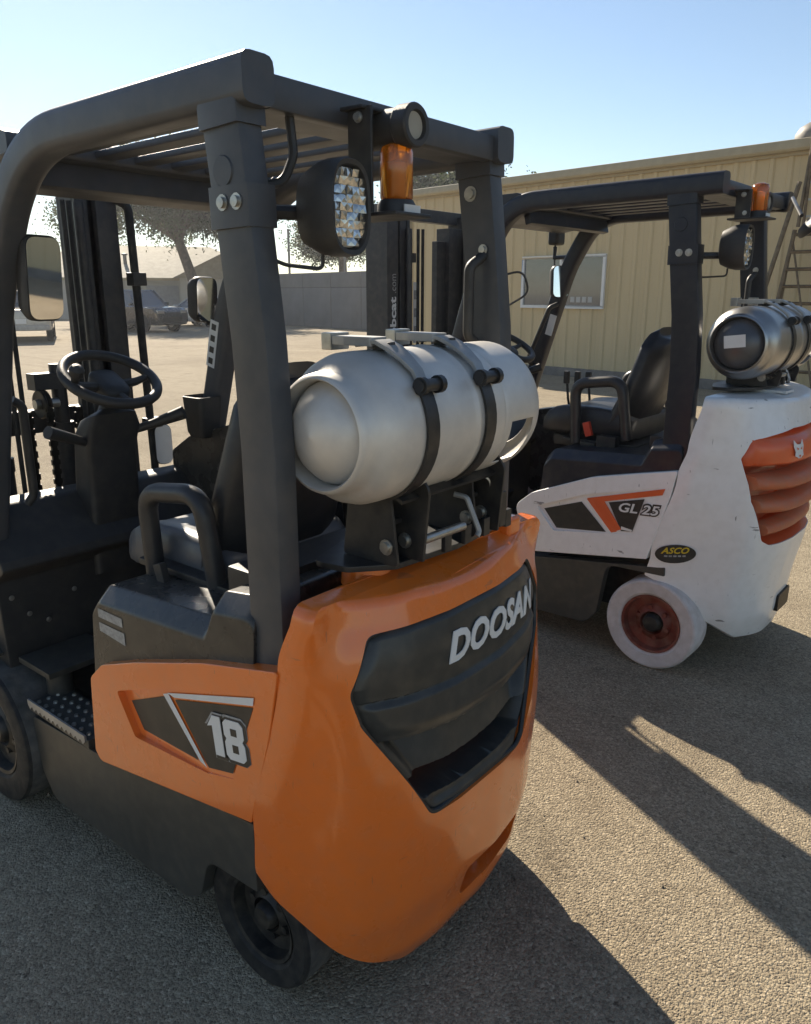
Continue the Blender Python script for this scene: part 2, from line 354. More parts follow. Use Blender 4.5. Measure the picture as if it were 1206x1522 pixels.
post(31.4, -32.9, 5.0, 'right of two thin steel posts rising behind the grey wall')

HWALL = mat('cream_stucco', (.42, .41, .37), .85, var=.05, vscale=1, bump=.2, bscale=40)
HROOF = mat('tan_shingles', (.33, .30, .235), .9, var=.14, vscale=3, bump=.4, bscale=14)
hyaw = -.62; hrz = hyaw-pi/2
HO = thing('house', 'low cream house with a tan hip roof beyond the parked cars', 'house', (47.0, -30.0, 0), hrz)
hw_, he, hr, hd = 8.5, 2.65, 4.9, 9
MB().xz([(-hw_, 0), (hw_, 0), (hw_, he), (-hw_, he)], 0, hd).build('wall', HWALL, HO)
e_ = .5
rf = MB().add([(-hw_-e_, -e_, he-.05), (hw_+e_, -e_, he-.05), (hw_+e_, hd+e_, he-.05), (-hw_-e_, hd+e_, he-.05), (-hw_+4, hd/2, hr), (hw_-4, hd/2, hr)], [(0, 1, 5, 4), (1, 2, 5), (2, 3, 4, 5), (3, 0, 4)]).build('roof', HROOF, HO)
MB().box((0, -e_, he-.10), (2*hw_+2*e_, .05, .18)).build('fascia', TRIMM, rf)
# projecting gable to the right
MB().yz([(-2.2, 0), (0, 0), (0, he), (-2.2, he)], 2.2, 7.5).build('porch_wall', HWALL, HO)
MB().add([(1.8, -2.7, he-.03), (7.9, -2.7, he-.03), (7.9, 3, he-.03), (1.8, 3, he-.03), (4.85, -2.7, 4.1), (4.85, 3.5, 4.1)], [(0, 4, 5, 3), (1, 2, 5, 4), (0, 1, 4)]).build('porch_roof', HROOF, HO)
for (x0, x1, z0, z1, nm, mm) in ((-4.2, -2.8, 1.0, 2.1, 'window', PANE), (-7.4, -6.2, 1.0, 2.1, 'window', PANE), (.0, 2.1, 0, 2.15, 'garage_door', mat('grey_door', (.30, .31, .33), .6))):
    f = MB().box(((x0+x1)/2, -.02, (z0+z1)/2), (x1-x0+.2, .06, z1-z0+.2)).build(nm, FRAMEW if nm == 'window' else HWALL, HO)
    MB().box(((x0+x1)/2, -.06, (z0+z1)/2), (x1-x0, .04, z1-z0)).build('pane' if nm == 'window' else 'door_leaf', mm, f)
MB().tube([(-1.6, -.08, 0), (-1.6, -.08, he)], .10, 8).build('downpipe', mat('dark_pipe', (.12, .12, .12), .6), HO)
for x, y in ((-4.3, 2.0), (-1.3, 1.7), (2.5, 3.4)):
    zz = he+(y+.5)/(hd/2+.5)*(hr-he)
    MB().lathe([(.12, -.2), (.12, .5), (.2, .5), (.2, .6), (0, .65)], (x, y, zz), (0, 0, 1), 10).build('roof_pipe', mat('dark_pipe', (.12, .12, .12), .6), rf)
FB = thing('far_shed', 'pale grey flat-roofed shed far off at the left edge', 'shed', (66, -27.5, 0), -.42-pi/2)
MB().box((0, 2, 1.9), (9, 4, 3.8)).build('wall', mat('pale_shed', (.34, .35, .36), .8), FB)
MB().box((0, 2, 3.9), (9.5, 4.5, .2)).build('roof', TRIMM, FB)
for x in (-3, -1, 1, 3): MB().box((x, -.02, 2.0), (1.0, .06, 1.0)).build('window', PANE, FB)
# utility pole and wire at the left
PO = thing('utility_pole', 'wooden utility pole with a crossarm far off at the left', 'pole', (52, -22.2, 0))
MB().tube([(0, 0, 0), (0, 0, 9.2)], [.16, .11], 10).build('shaft', mat('pole_wood', (.10, .075, .05), .9), PO)
MB().box((0, 0, 8.6), (.12, 2.0, .12), Matrix.Rotation(.6, 3, 'Z')).build('crossarm', mat('pole_wood', (.10, .075, .05), .9), PO)
tag(MB().tube([(52, -22.2, 8.7), (50, -30, 8.3), (48, -40, 8.8)], .02, 5).build('overhead_wire', BLACKV, None), 'thin overhead wire running from the utility pole', 'wire')

# ------------------------------------------------------------------ parked vehicles
CARGL = mat('car_glass', (.02, .024, .028), .05, var=.05, rvar=.02, coat=1, spec=.8)
TYREM = mat('car_tyre', (.015, .015, .015), .8)
RIMM = mat('car_rim', (.35, .35, .36), .35, metal=.7)
def car(name, label, cat, loc, rz, paint, L=4.7, Wd=1.85, H=1.48, kind='sedan'):
    t = thing(name, label, cat, loc, rz, 'vehicles parked at the far side')
    hw = Wd/2; f = L/2
    if kind == 'sedan':
        belt = .92; prof = [(-f, .42), (-f+.02, .78), (-f+.15, .96), (-f+.9, 1.0), (.9, .96), (f-.25, .78), (f, .60), (f, .36), (f-.1, .24), (-f+.1, .24)]
        cab0, cab1 = [(-f+.55, .98), (1.15, .95)], [(-f+1.25, H), (.15, H)]
    elif kind == 'suv':
        belt = 1.08; prof = [(-f, .5), (-f, 1.05), (-f+.05, 1.15), (.9, 1.15), (f-.2, 1.06), (f, .88), (f, .42), (f-.12, .30), (-f+.1, .30)]
        cab0, cab1 = [(-f+.03, 1.14), (1.15, 1.13)], [(-f+.25, H), (.45, H)]
    else:
        prof = [(-f, .55), (-f, 1.12), (-.35, 1.12), (-.3, 1.15), (1.2, 1.15), (f-.15, 1.08), (f, .90), (f, .45), (f-.1, .34), (-f, .40)]
        cab0, cab1 = [(-.35, 1.13), (1.35, 1.13)], [(-.15, H), (.75, H)]
    P = fillet(prof, .10, 4)
    lay = lambda y, k: [V(p.x*(1 if abs(y) < hw-.05 else .985), y, lerp(.7, p.y, k)) for p in P]
    MB().rings([lay(-hw, .86), lay(-hw+.06, .97), lay(-hw*.6, 1), lay(hw*.6, 1), lay(hw-.06, .97), lay(hw, .86)]).build('body', paint, t, sharp=50)
    (a0, z0), (a1, _) = cab0; (b0, z1), (b1, _) = cab1
    yb, yt = hw-.06, hw-.22
    q = lambda i=0, o=0: [V(a0+i, -yb+o, z0-.05), V(a1-i, -yb+o, z0-.05), V(a1-i, yb-o, z0-.05), V(a0+i, yb-o, z0-.05)]
    MB().rings([[V(a0, -yb, z0-.08), V(a1, -yb, z0-.08), V(a1, yb, z0-.08), V(a0, yb, z0-.08)], [V(b0, -yt, z1-.04), V(b1, -yt, z1-.04), V(b1, yt, z1-.04), V(b0, yt, z1-.04)]]).build('greenhouse', CARGL, t, bevel=.03)
    MB().rings([[V(b0-.04, -yt-.02, z1-.06), V(b1+.04, -yt-.02, z1-.06), V(b1+.04, yt+.02, z1-.06), V(b0-.04, yt+.02, z1-.06)], [V(b0+.03, -yt+.04, z1+.01), V(b1-.05, -yt+.04, z1+.01), V(b1-.05, yt-.04, z1+.01), V(b0+.03, yt-.04, z1+.01)]]).build('roof', paint, t, bevel=.02)
    for s in (1, -1):
        for (xa, xb) in ((a1-.02, b1+.02), (a0+.02, b0-.02), ((a0+a1)/2, (b0+b1)/2)):
            MB().tube([(xa, s*(yb+.0), z0-.05), (xb, s*(yt+.01), z1-.03)], .035, 6).build('window_pillar', paint, t)
        for xw in (f-.92, -f+.95):
            R = .33 if kind == 'sedan' else .37
            ty = MB().lathe([(.2, 0), (R-.03, 0), (R, .03), (R, .19), (R-.03, .22), (.2, .22)], (xw, s*(hw-.21), R), (0, s, 0), 24, loop=True).build('wheel', TYREM, t)
            MB().lathe([(0, .19), (.06, .20), (.17, .18), (.21, .21), (.21, .02), (0, .02)], (xw, s*(hw-.21), R), (0, s, 0), 20).build('rim', RIMM, ty)
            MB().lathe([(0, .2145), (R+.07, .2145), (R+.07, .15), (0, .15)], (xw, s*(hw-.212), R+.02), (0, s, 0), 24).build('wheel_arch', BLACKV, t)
        MB().box((f-.05, s*(hw-.28), .72 if kind == 'sedan' else .88), (.16, .40, .14)).build('headlight', LAMPG, t, bevel=.02)
        MB().box((-f+.03, s*(hw-.20), .82 if kind == 'sedan' else .92), (.10, .26, .22)).build('tail_light', REDB, t, bevel=.02)
        MB().box((.95, s*(hw+.06), 1.02 if kind == 'sedan' else 1.2), (.12, .18, .13)).build('door_mirror', paint, t, bevel=.02)
    MB().box((f-.01, 0, .55), (.08, 1.1, .20)).build('front_grille', BLACKV, t, bevel=.01)
    MB().box((-f+.005, 0, .72), (.03, .34, .16)).build('number_plate', WHITED, t)
    MB().box((-f-.03, 0, .50), (.12, Wd-.1, .16)).build('rear_bumper', GALV if kind == 'pickup' else paint, t, bevel=.02)
    if kind == 'pickup':
        MB().box((-1.35, 0, 1.10), (2.0, Wd-.3, .10)).build('load_bed', BLACKV, t)
    return t
car('suv', 'dark grey sport utility car parked at the far left, before the cream house', 'car', (31.6, -19.2, 0), -.60+pi+.75, mat('dark_car_paint', (.025, .028, .034), .25, coat=1), 4.7, 1.9, 1.80, 'suv')
car('sedan', 'silver white sedan parked facing left, in front of the garage door', 'car', (33.7, -24.5, 0), .12, mat('silver_car_paint', (.50, .51, .54), .28, metal=.3, coat=1), 4.7, 1.85, 1.48, 'sedan')
car('pickup_truck', 'pale beige pickup truck seen from behind at the left edge', 'pickup', (29.0, -12.9, 0), -.50, mat('beige_car_paint', (.42, .40, .36), .3, coat=1), 5.2, 1.9, 1.75, 'pickup')
car('van', 'white van farthest off at the left edge, beside the shed', 'van', (50.5, -19.6, 0), .9, mat('white_car_paint', (.75, .75, .75), .3, coat=1), 5.0, 1.95, 2.1, 'suv')

# ------------------------------------------------------------------ trees
LEAF = mat('grey_green_leaf', (.055, .068, .042), .6, var=.3, vscale=2, col2=(.085, .095, .06))
LEAF2 = mat('dark_leaf', (.04, .058, .028), .6, var=.3, vscale=2, col2=(.07, .085, .04))
def leaf_mat(m, tr):
    nt = m.node_tree; b = nt.nodes['Principled BSDF']; out = nt.nodes['Material Output']
    t = nt.nodes.new('ShaderNodeBsdfTranslucent'); t.inputs[0].default_value = (*tr, 1); mx = nt.nodes.new('ShaderNodeMixShader'); mx.inputs[0].default_value = .22
    nt.links.new(b.outputs[0], mx.inputs[1]); nt.links.new(t.outputs[0], mx.inputs[2]); nt.links.new(mx.outputs[0], out.inputs[0])
leaf_mat(LEAF, (.16, .19, .07)); leaf_mat(LEAF2, (.12, .15, .05))
BARK = mat('grey_bark', (.14, .115, .09), .9, var=.3, vscale=6, bump=.5, bscale=20)
def tree(label, loc, lean, H, RX, RZ, leafm, nb, nl, droop, seed, ls=.2):
    rnd = random.Random(seed)
    t = thing('tree', label, 'tree', loc, 0, 'trees beyond the yard')
    tr = MB(); th = H-RZ*1.15
    top = V(lean[0], lean[1], th)
    mid = top*.5+V(rnd.uniform(-.2, .2), rnd.uniform(-.2, .2), 0)
    tr.tube([(0, 0, 0), mid*.5+V(0, 0, 0), mid, top], [.42, .34, .30, .24], 10)
    tips = []
    cc = V(lean[0]*1.25, lean[1]*1.25, H-RZ)
    for i in range(nb):
        a = rnd.uniform(0, 2*pi); e = rnd.uniform(-.35, 1.0); rr = rnd.uniform(.55, 1.0)
        tip = cc+V(cos(a)*cos(e)*RX*rr, sin(a)*cos(e)*RX*rr, sin(e)*RZ*rr)
        st = top*rnd.uniform(.75, 1.0); m_ = st.lerp(tip, .5)+V(0, 0, RZ*.22)
        pts = [st, st.lerp(m_, .6), m_, m_.lerp(tip, .5)+V(0, 0, .1), tip]
        tr.tube(pts, [.13, .10, .07, .045, .02], 6); tips.append((m_, tip))
    tr.build('trunk', BARK, t, sharp=60)
    lf = MB(); vs = []; fs = []
    for i in range(nl):
        m_, tip = rnd.choice(tips); f = rnd.betavariate(2.2, 1.2)*1.1
        p = m_.lerp(tip, f)+V(rnd.gauss(0, .55), rnd.gauss(0, .55), rnd.gauss(0, .42))
        k = rnd.randint(3, 6)
        for j in range(k):
            q = p+V(rnd.gauss(0, .12), rnd.gauss(0, .12), -j*ls*.75*droop+rnd.gauss(0, .08))
            d = V(rnd.gauss(0, 1), rnd.gauss(0, 1), rnd.gauss(-droop, .6)).normalized(); u = d.orthogonal().normalized(); u = Matrix.Rotation(rnd.uniform(0, 6.28), 3, d) @ u
            l_, w_ = ls*rnd.uniform(.7, 1.3), ls*rnd.uniform(.18, .34); o = len(vs)
            vs += [q-d*l_*.5, q+u*w_, q+d*l_*.5, q-u*w_]; fs.append((o, o+1, o+2, o+3))
    me = bpy.data.meshes.new('crown'); me.from_pydata([tuple(v) for v in vs], [], fs); me.materials.append(leafm)
    o = bpy.data.objects.new('crown', me); COL.objects.link(o); o.parent = t
    return t
tree('large drooping grey-green tree with a leaning trunk in front of the cream house', (38.3, -28.2, 0), (1.0, 1.3), 10.0, 5.6, 3.7, LEAF, 46, 8500, 1.1, 3)
tree('dark bushy tree behind the grey wall, below the work lamp', (36.5, -38.5, 0), (.2, .2), 7.6, 3.2, 2.6, LEAF2, 24, 6000, .3, 5)
tree('dark rounded tree behind the metal building roof', (25.5, -34.5, 0), (-.2, .3), 8.6, 4.0, 3.1, LEAF2, 30, 9000, .3, 8)
tree('small tree standing at the left behind the parked vans', (62, -36.5, 0), (.2, .2), 6.5, 3.0, 2.6, LEAF2, 18, 2000, .3, 11)

# ------------------------------------------------------------------ added haze volume: fades distance, lifts blacks in place of lens glare
hz = MB().box((20, -15, 7), (190, 150, 16)).build('haze', bpy.data.materials.new('glare_haze'), None, sharp=30)
hz['kind'] = 'stuff'
hm = hz.data.materials[0]; hm.use_nodes = True; hn = hm.node_tree; hn.nodes.remove(hn.nodes['Principled BSDF'])
pv = hn.nodes.new('ShaderNodeVolumePrincipled'); pv.inputs['Color'].default_value = (.93, .95, 1.0, 1); pv.inputs['Density'].default_value = .0009; pv.inputs['Anisotropy'].default_value = .45
hn.links.new(pv.outputs[0], hn.nodes['Material Output'].inputs['Volume'])
def interp_l(x, tab):
    if x <= tab[0][0]: return tab[0][1]
    for (a, fa), (b, fb) in zip(tab, tab[1:]):
        if x <= b: return lerp(fa, fb, (x-a)/(b-a))
    return tab[-1][1]

# ------------------------------------------------------------------ forklift parts (local frame: +x forward, +y left, z up)
def wheel(t, c, R, w, side, tyre_m, tread_m, rim_m, rim_r, hub_m=None):
    """side=+1: outer face looks to +y"""
    x, y, z = c; ax = (0, side, 0); o = (x, y-side*w, z)
    root = MB()
    sh = R*.06
    prof = [(rim_r, .0), (R-sh, 0), (R, sh), (R, w-sh), (R-sh*.4, w-sh*.3), (R-sh, w), (rim_r+.012, w-.004), (rim_r, w-.014)]
    root.lathe(prof, o, ax, 48, loop=True)
    ty = root.build('wheel', tyre_m, t, sharp=30)
    ty.data.materials.append(tread_m)
    for p in ty.data.polygons:
        n = p.normal; cz = p.center
        rr = math.hypot(cz.x-x, cz.z-z)
        if abs(n.y) < .3 and rr > R*.95: p.material_index = 1
    rm = MB().lathe([(.0, w-.055), (rim_r*.34, w-.055), (rim_r*.40, w-.03), (rim_r*.62, w-.052), (rim_r*.88, w-.045), (rim_r*.92, w-.012), (rim_r*.995, w-.009), (rim_r*.995, .02), (0, .02)], o, ax, 40)
    rm.build('rim', rim_m, ty, sharp=30)
    MB().lathe([(0, w-.012), (rim_r*.24, w-.014), (rim_r*.31, w-.026), (rim_r*.33, w-.058)], o, ax, 24).build('hub_cap', hub_m or rim_m, ty)
    for k in range(6):
        a = k*pi/3+.3; b = MB().lathe([(0, w-.034), (.011, w-.034), (.013, w-.053)], (x+cos(a)*rim_r*.52, y-side*w, z+sin(a)*rim_r*.52), ax, 6)
        b.build('wheel_nut', rim_m, ty)
    return ty

def bolt(t, p, ax, r=.012, h=.009, m=None):
    return MB().lathe([(r*1.5, 0), (r*1.5, h*.3), (r, h*.3), (r, h), (0, h*1.05)], p, ax, 12).build('bolt', m or ZINC, t)

class Weight:
    """counterweight surface: plan curve at every height"""
    def __init__(s, xs, W, xr, cor, zb, zt, corner_w): s.xs, s.W, s.xr, s.cor, s.zb, s.zt, s.cw = xs, W, xr, cor, zb, zt, corner_w
    def plan(s, z, n=64):
        xs = interp(z, s.xs); W = interp(z, s.W); xr = interp(z, s.xr); cw = interp(z, s.cw)
        half = fillet([(xs, W), (xs-.06, W), (xr+s.cor, cw+.05), (xr+.02, cw-.10), (xr, .10), (xr, 0)], [0, .12, .14, .30, .3, 0], 8, closed=False)
        full = [Vector((p.x, p.y)) for p in half]+[Vector((p.x, -p.y)) for p in reversed(half[:-1])]
        d = [0]
        for a, b in zip(full, full[1:]): d.append(d[-1]+(b-a).length)
        out = []; j = 0
        for i in range(n+1):
            q = d[-1]*i/n
            while j < len(d)-2 and d[j+1] < q: j += 1
            f = (q-d[j])/max(1e-9, d[j+1]-d[j]); out.append(full[j].lerp(full[j+1], min(1, f)))
        return out
    def x_at(s, y, z):
        c = s.__dict__.setdefault('cache', {}); k = round(z, 3)
        if k not in c: c[k] = s.plan(z, 160)
        P = c[k]
        for a, b in zip(P, P[1:]):
            if (a.y-y)*(b.y-y) <= 0 and a.y != b.y: return lerp(a.x, b.x, (y-a.y)/(b.y-a.y))
        return P[0].x
    def solid(s, n=72, m=60, lip=.03):
        R = []
        def row(v, inset, dz):
            r = []
            for i in range(n+1):
                u = abs(2*i/n-1); z = lerp(interp_l(u, s.zb), interp(u, s.zt), v)
                p = s.plan_c(z, n)[i]
                c = Vector((interp(z, s.xs)+.02, 0)); d = (c-p); L = d.length; d.normalize()
                r.append(V(p.x+d.x*inset, p.y+d.y*inset, z+dz))
            return r
        s._pc = {}
        def pc(z, n):
            k = round(z, 3)
            if k not in s._pc: s._pc[k] = s.plan(z, n)
            return s._pc[k]
        s.plan_c = pc
        R.append(row(0, .035, .0)); R.append(row(0, .012, .004)); R.append(row(.012, .002, 0))
        for j in range(1, m): R.append(row(.02+.96*j/m, 0, 0))
        for a in (15, 40, 65, 90): R.append(row(.985, lip*(1-cos(radians(a))), lip*sin(radians(a))))
        return MB().rings(R)

def seat(t, z, cush, buckle, bh=.52, x0=.70):
    c = MB(); P = []
    # cushion: rounded slab with side bolsters
    n = 14
    top = []
    for i in range(n+1):
        f = i/n; x = lerp(x0+.02, x0+.50, f)
        hgt = z+.13+.02*sin(f*pi)-(.05*max(0, (f-.8)/.2)**2)-(.02*max(0, (.1-f)/.1))
        ring = []
        for k in range(24):
            a = 2*pi*k/24; ca, sa = cos(a), sin(a)
            e = .42; yy = math.copysign(abs(ca)**e, ca)*.235; zz = math.copysign(abs(sa)**e, sa)
            bol = .022*max(0, (abs(yy)-.13)/.1) if zz > 0 else 0
            ring.append(V(x, yy, lerp(z, hgt, (zz+1)/2)+bol))
        if i in (0, n):
            ring = [V(p.x, p.y*.95, lerp((z+hgt)/2, p.z, .86)) for p in ring]
        top.append(ring)
    c.rings(top); c.build('seat_cushion', cush, t, sharp=60)
    b = MB(); R = []
    for i in range(17):
        f = i/16; cz = z+.06+f*bh; cx = x0+.10-f*.14-.02*sin(f*pi)
        wd = .235*(1-.30*f**2.2) if f < .9 else .235*(.70-.22*((f-.9)/.1)**2); th = .05*(1-.30*f)
        ring = []
        for k in range(24):
            a = 2*pi*k/24; ca, sa = cos(a), sin(a); e = .5
            yy = math.copysign(abs(ca)**e, ca)*wd; xx = math.copysign(abs(sa)**e, sa)*th
            bol = .035*max(0, (abs(yy)/wd-.55)/.45)
            ring.append(V(cx+xx+bol, yy, cz+.02*sa))
        R.append(ring)
    R.append([Vector((sum(p.x for p in R[-1])/24, p.y*.72, p.z+.02)) for p in R[-1]])
    b.rings(R); b.build('backrest', VINYL, t, sharp=60)
    MB().box((x0+.24, 0, z-.035), (.44, .36, .05)).box((x0+.22, 0, z-.075), (.36, .30, .05)).build('seat_base', BLACKST, t, bevel=.006)
    for sd in (1, -1):
        y = sd*.275
        lp = fillet([(x0+.28, y, z-.02), (x0+.30, y, z+.27), (x0+.06, y*.98, z+.30), (x0+.02, y*.95, z+.02)], [0, .07, .07, 0], 8, closed=False)
        MB().tube(lp, .027, 12).build('hip_restraint', VINYL, t)
    MB().box((x0+.10, .29, z-.01), (.10, .05, .09)).box((x0+.20, .285, z-.03), (.08, .04, .05)).build('recline_bracket', BLACKST, t, bevel=.006)
    MB().box((x0+.20, .31, z+.06), (.035, .022, .07), Matrix.Rotation(.3, 3, 'Y')).build('belt_buckle', buckle, t, bevel=.004)

def steering(t, x, z, R=.152, tilt=28):
    rot = Matrix.Rotation(radians(-tilt), 3, 'Y'); c = V(x, 0, z)
    pts = [c+rot @ V(cos(a)*R, sin(a)*R, 0) for a in [2*pi*k/40 for k in range(40)]]
    w = MB().tube(pts, .0175, 10, loop=True).build('steering_wheel', PLASTIC, t)
    for a in (radians(90), radians(-90), radians(180)):
        MB().tube([c+rot @ V(cos(a)*.03, sin(a)*.03, -.03), c+rot @ V(cos(a)*.1, sin(a)*.1, -.02), c+rot @ V(cos(a)*R, sin(a)*R, 0)], [.018, .014, .010], 8).build('spoke', PLASTIC, w)
    hub = MB()
    hub.rings([[c+rot @ V(px*k, py*k, hz) for px, py in rrect(.15, .10, .04, 4)] for k, hz in ((.7, -.06), (1, -.045), (1, -.015), (.85, -.004), (.4, 0))])
    hub.build('hub', PLASTIC, w, sharp=50)
    kp = c+rot @ V(-.02, R*.93, .03)
    MB().lathe([(0, -.02), (.012, -.02), (.014, .0), (.022, .012), (.024, .03), (.016, .042), (0, .045)], kp, rot @ V(0, 0, 1), 16).build('spinner_knob', PLASTIC, w)

def mirror(t, c, wd, ht, rz, tilt=0, m=PLASTIC, arm=None, glass=None):
    rot = Matrix.Rotation(rz, 3, 'Z') @ Matrix.Rotation(tilt, 3, 'Y'); c = Vector(c)
    rr = lambda k, x: [c+rot @ V(x, p[0]*k, p[1]*k) for p in rrect(wd, ht, .035, 5)]
    o = MB().rings([rr(.97, -.002), rr(1.0, .004), rr(1, .02), rr(.86, .045), rr(.5, .055)]).build('mirror', m, t, sharp=50)
    MB().rings([[c+rot @ V(x, p[0]*.93, p[1]*.95) for p in rrect(wd, ht, .033, 5)] for x in (-.0045, -.003)]).build('glass', glass or GLASSB, o, sharp=30)
    if arm: MB().tube(arm, .008, 8).build('mirror_arm', BLACKST, o)
    return o

def oval_lamp(t, c, hw, hh, rz, brk):
    """work lamp: bowl-shaped housing, lens cells facing -x turned by rz"""
    rot = Matrix.Rotation(rz, 3, 'Z'); c = Vector(c)
    def ring(k, x, e=.75):
        r = []
        for i in range(36):
            a = 2*pi*i/36; ca, sa = cos(a), sin(a)
            r.append(c+rot @ V(x, math.copysign(abs(ca)**e, ca)*hw*k, math.copysign(abs(sa)**e, sa)*hh*k))
        return r
    o = MB().rings([ring(.86, .008), ring(.90, -.006), ring(1.0, -.008), ring(1.04, .0), ring(1.04, .035), ring(.98, .06), ring(.80, .095), ring(.45, .105)], cap=True).build('work_lamp', PLASTIC, t, sharp=45)
    cells = MB(); rl = random.Random(4); ny, nz = 5, 9
    for iy in range(ny):
        for iz in range(nz):
            sy, sz = hw*1.62/ny, hh*1.62/nz
            y = (iy-(ny-1)/2)*sy; z = (iz-(nz-1)/2)*sz
            if (y/(hw*.86))**2+(z/(hh*.86))**2 > 1.0: continue
            ta, tb = rl.uniform(-.3, .3), rl.uniform(-.3, .3)
            q = [c+rot @ V(-.002+a*ta*sy*.5+b*tb*sz*.5, y+sy*.5*a, z+sz*.5*b) for a, b in ((-1, -1), (1, -1), (1, 1), (-1, 1))]
            m_ = c+rot @ V(-.0035, y, z)
            cells.add(q+[m_], [(0, 1, 4), (1, 2, 4), (2, 3, 4), (3, 0, 4)])
    cells.build('reflector', LAMPG, o, sharp=10)
    MB().rings([ring(.84, .006), ring(.84, .0075)]).build('lens_bezel', WHITED, o)
    MB().tube(brk, .014, 8).build('lamp_bracket', BLACKST, o)
    p = c+rot @ V(.07, 0, -hh*.95); q = Vector(brk[0])
    MB().tube(fillet([p, p+V(.0, .0, -.03), (p+q)/2+V(0, 0, -.06), q+V(0, 0, -.07)], [0, .02, .05, 0], 5, closed=False), .004, 6).build('lamp_cable', PLASTIC, o)
    return o

def mast(t, x, yin, yout, top, bot=.08, m=MASTM, text=False):
    o = MB()
    for s in (1, -1):
        # outer channel: web plus two flanges, opening inwards
        o.box((x, s*(yout-.012), (top+bot)/2), (.16, .024, top-bot))
        for dx in (-.07, .07): o.box((x+dx, s*(yout-.05), (top+bot)/2), (.022, .075, top-bot))
    o.box((x+.04, 0, top-.03), (.06, 2*yin+.12, .07)).box((x+.05, 0, .42), (.05, 2*yin+.1, .12)).box((x+.05, 0, 1.2), (.04, 2*yin+.1, .09))
    root = o.build('mast', m, t, bevel=.004)
    MB().box((x+.09, 0, .50), (.02, 2*yin-.03, .50)).build('carriage', m, root, bevel=.004)
    if text: MB().box((x+.02, -.215, 1.1), (.10, .13, 1.9)).box((x+.02, -.11, 1.0), (.04, .08, 1.95)).build('side_shifter_rail', m, root, bevel=.004); MB().tube([(x-.03, .235, .2), (x-.03, .235, 1.86)], .026, 14).tube([(x-.03, .235, 1.86), (x-.03, .235, 2.08)], .014, 10).box((x-.03, .235, 1.87), (.07, .07, .05)).build('centre_cylinder', m, root, sharp=40)
    if text:
        MB().box((x-.03, .165, 1.57), (.004, .035, .34)).build('mast_label', WHITED, root)
        for q_ in range(3): MB().box((x-.033, .165, 1.47+q_*.10), (.003, .028, .05)).build('label_symbol', GREYD, root)
    for s in (1, -1):
        i = MB()
        i.box((x+.02, s*(yin+.025), (top+bot)/2), (.10, .06, top-bot-.04))
        for dx in (-.045, .07): i.box((x+dx, s*(yin+.02), (top+bot)/2), (.02, .05, top-bot-.04))
        i.build('inner_rail', m, root, bevel=.003)
        cy = MB().lathe([(.03, .1), (.03, 1.05), (.034, 1.05), (.034, 1.1), (.019, 1.1), (.019, top-.12)], (x-.075, s*(yin-.005), 0), (0, 0, 1), 16)
        cy.build('lift_cylinder', m, root)
        for k in (0, 1):
            MB().tube([(x-.10-.01*k, s*(yin-.055-.028*k), z) for z in (.5, top-.12)], .009, 8).build('hose', RUBBER, root)
        ch = MB(); z = .45; k = 0
        while z < 1.25:
            ch.box((x-.10, s*(yin-.10), z), (.016, .034 if k % 2 else .024, .024)); z += .021; k += 1
        ch.build('lift_chain', CHAIN, root)
    return root

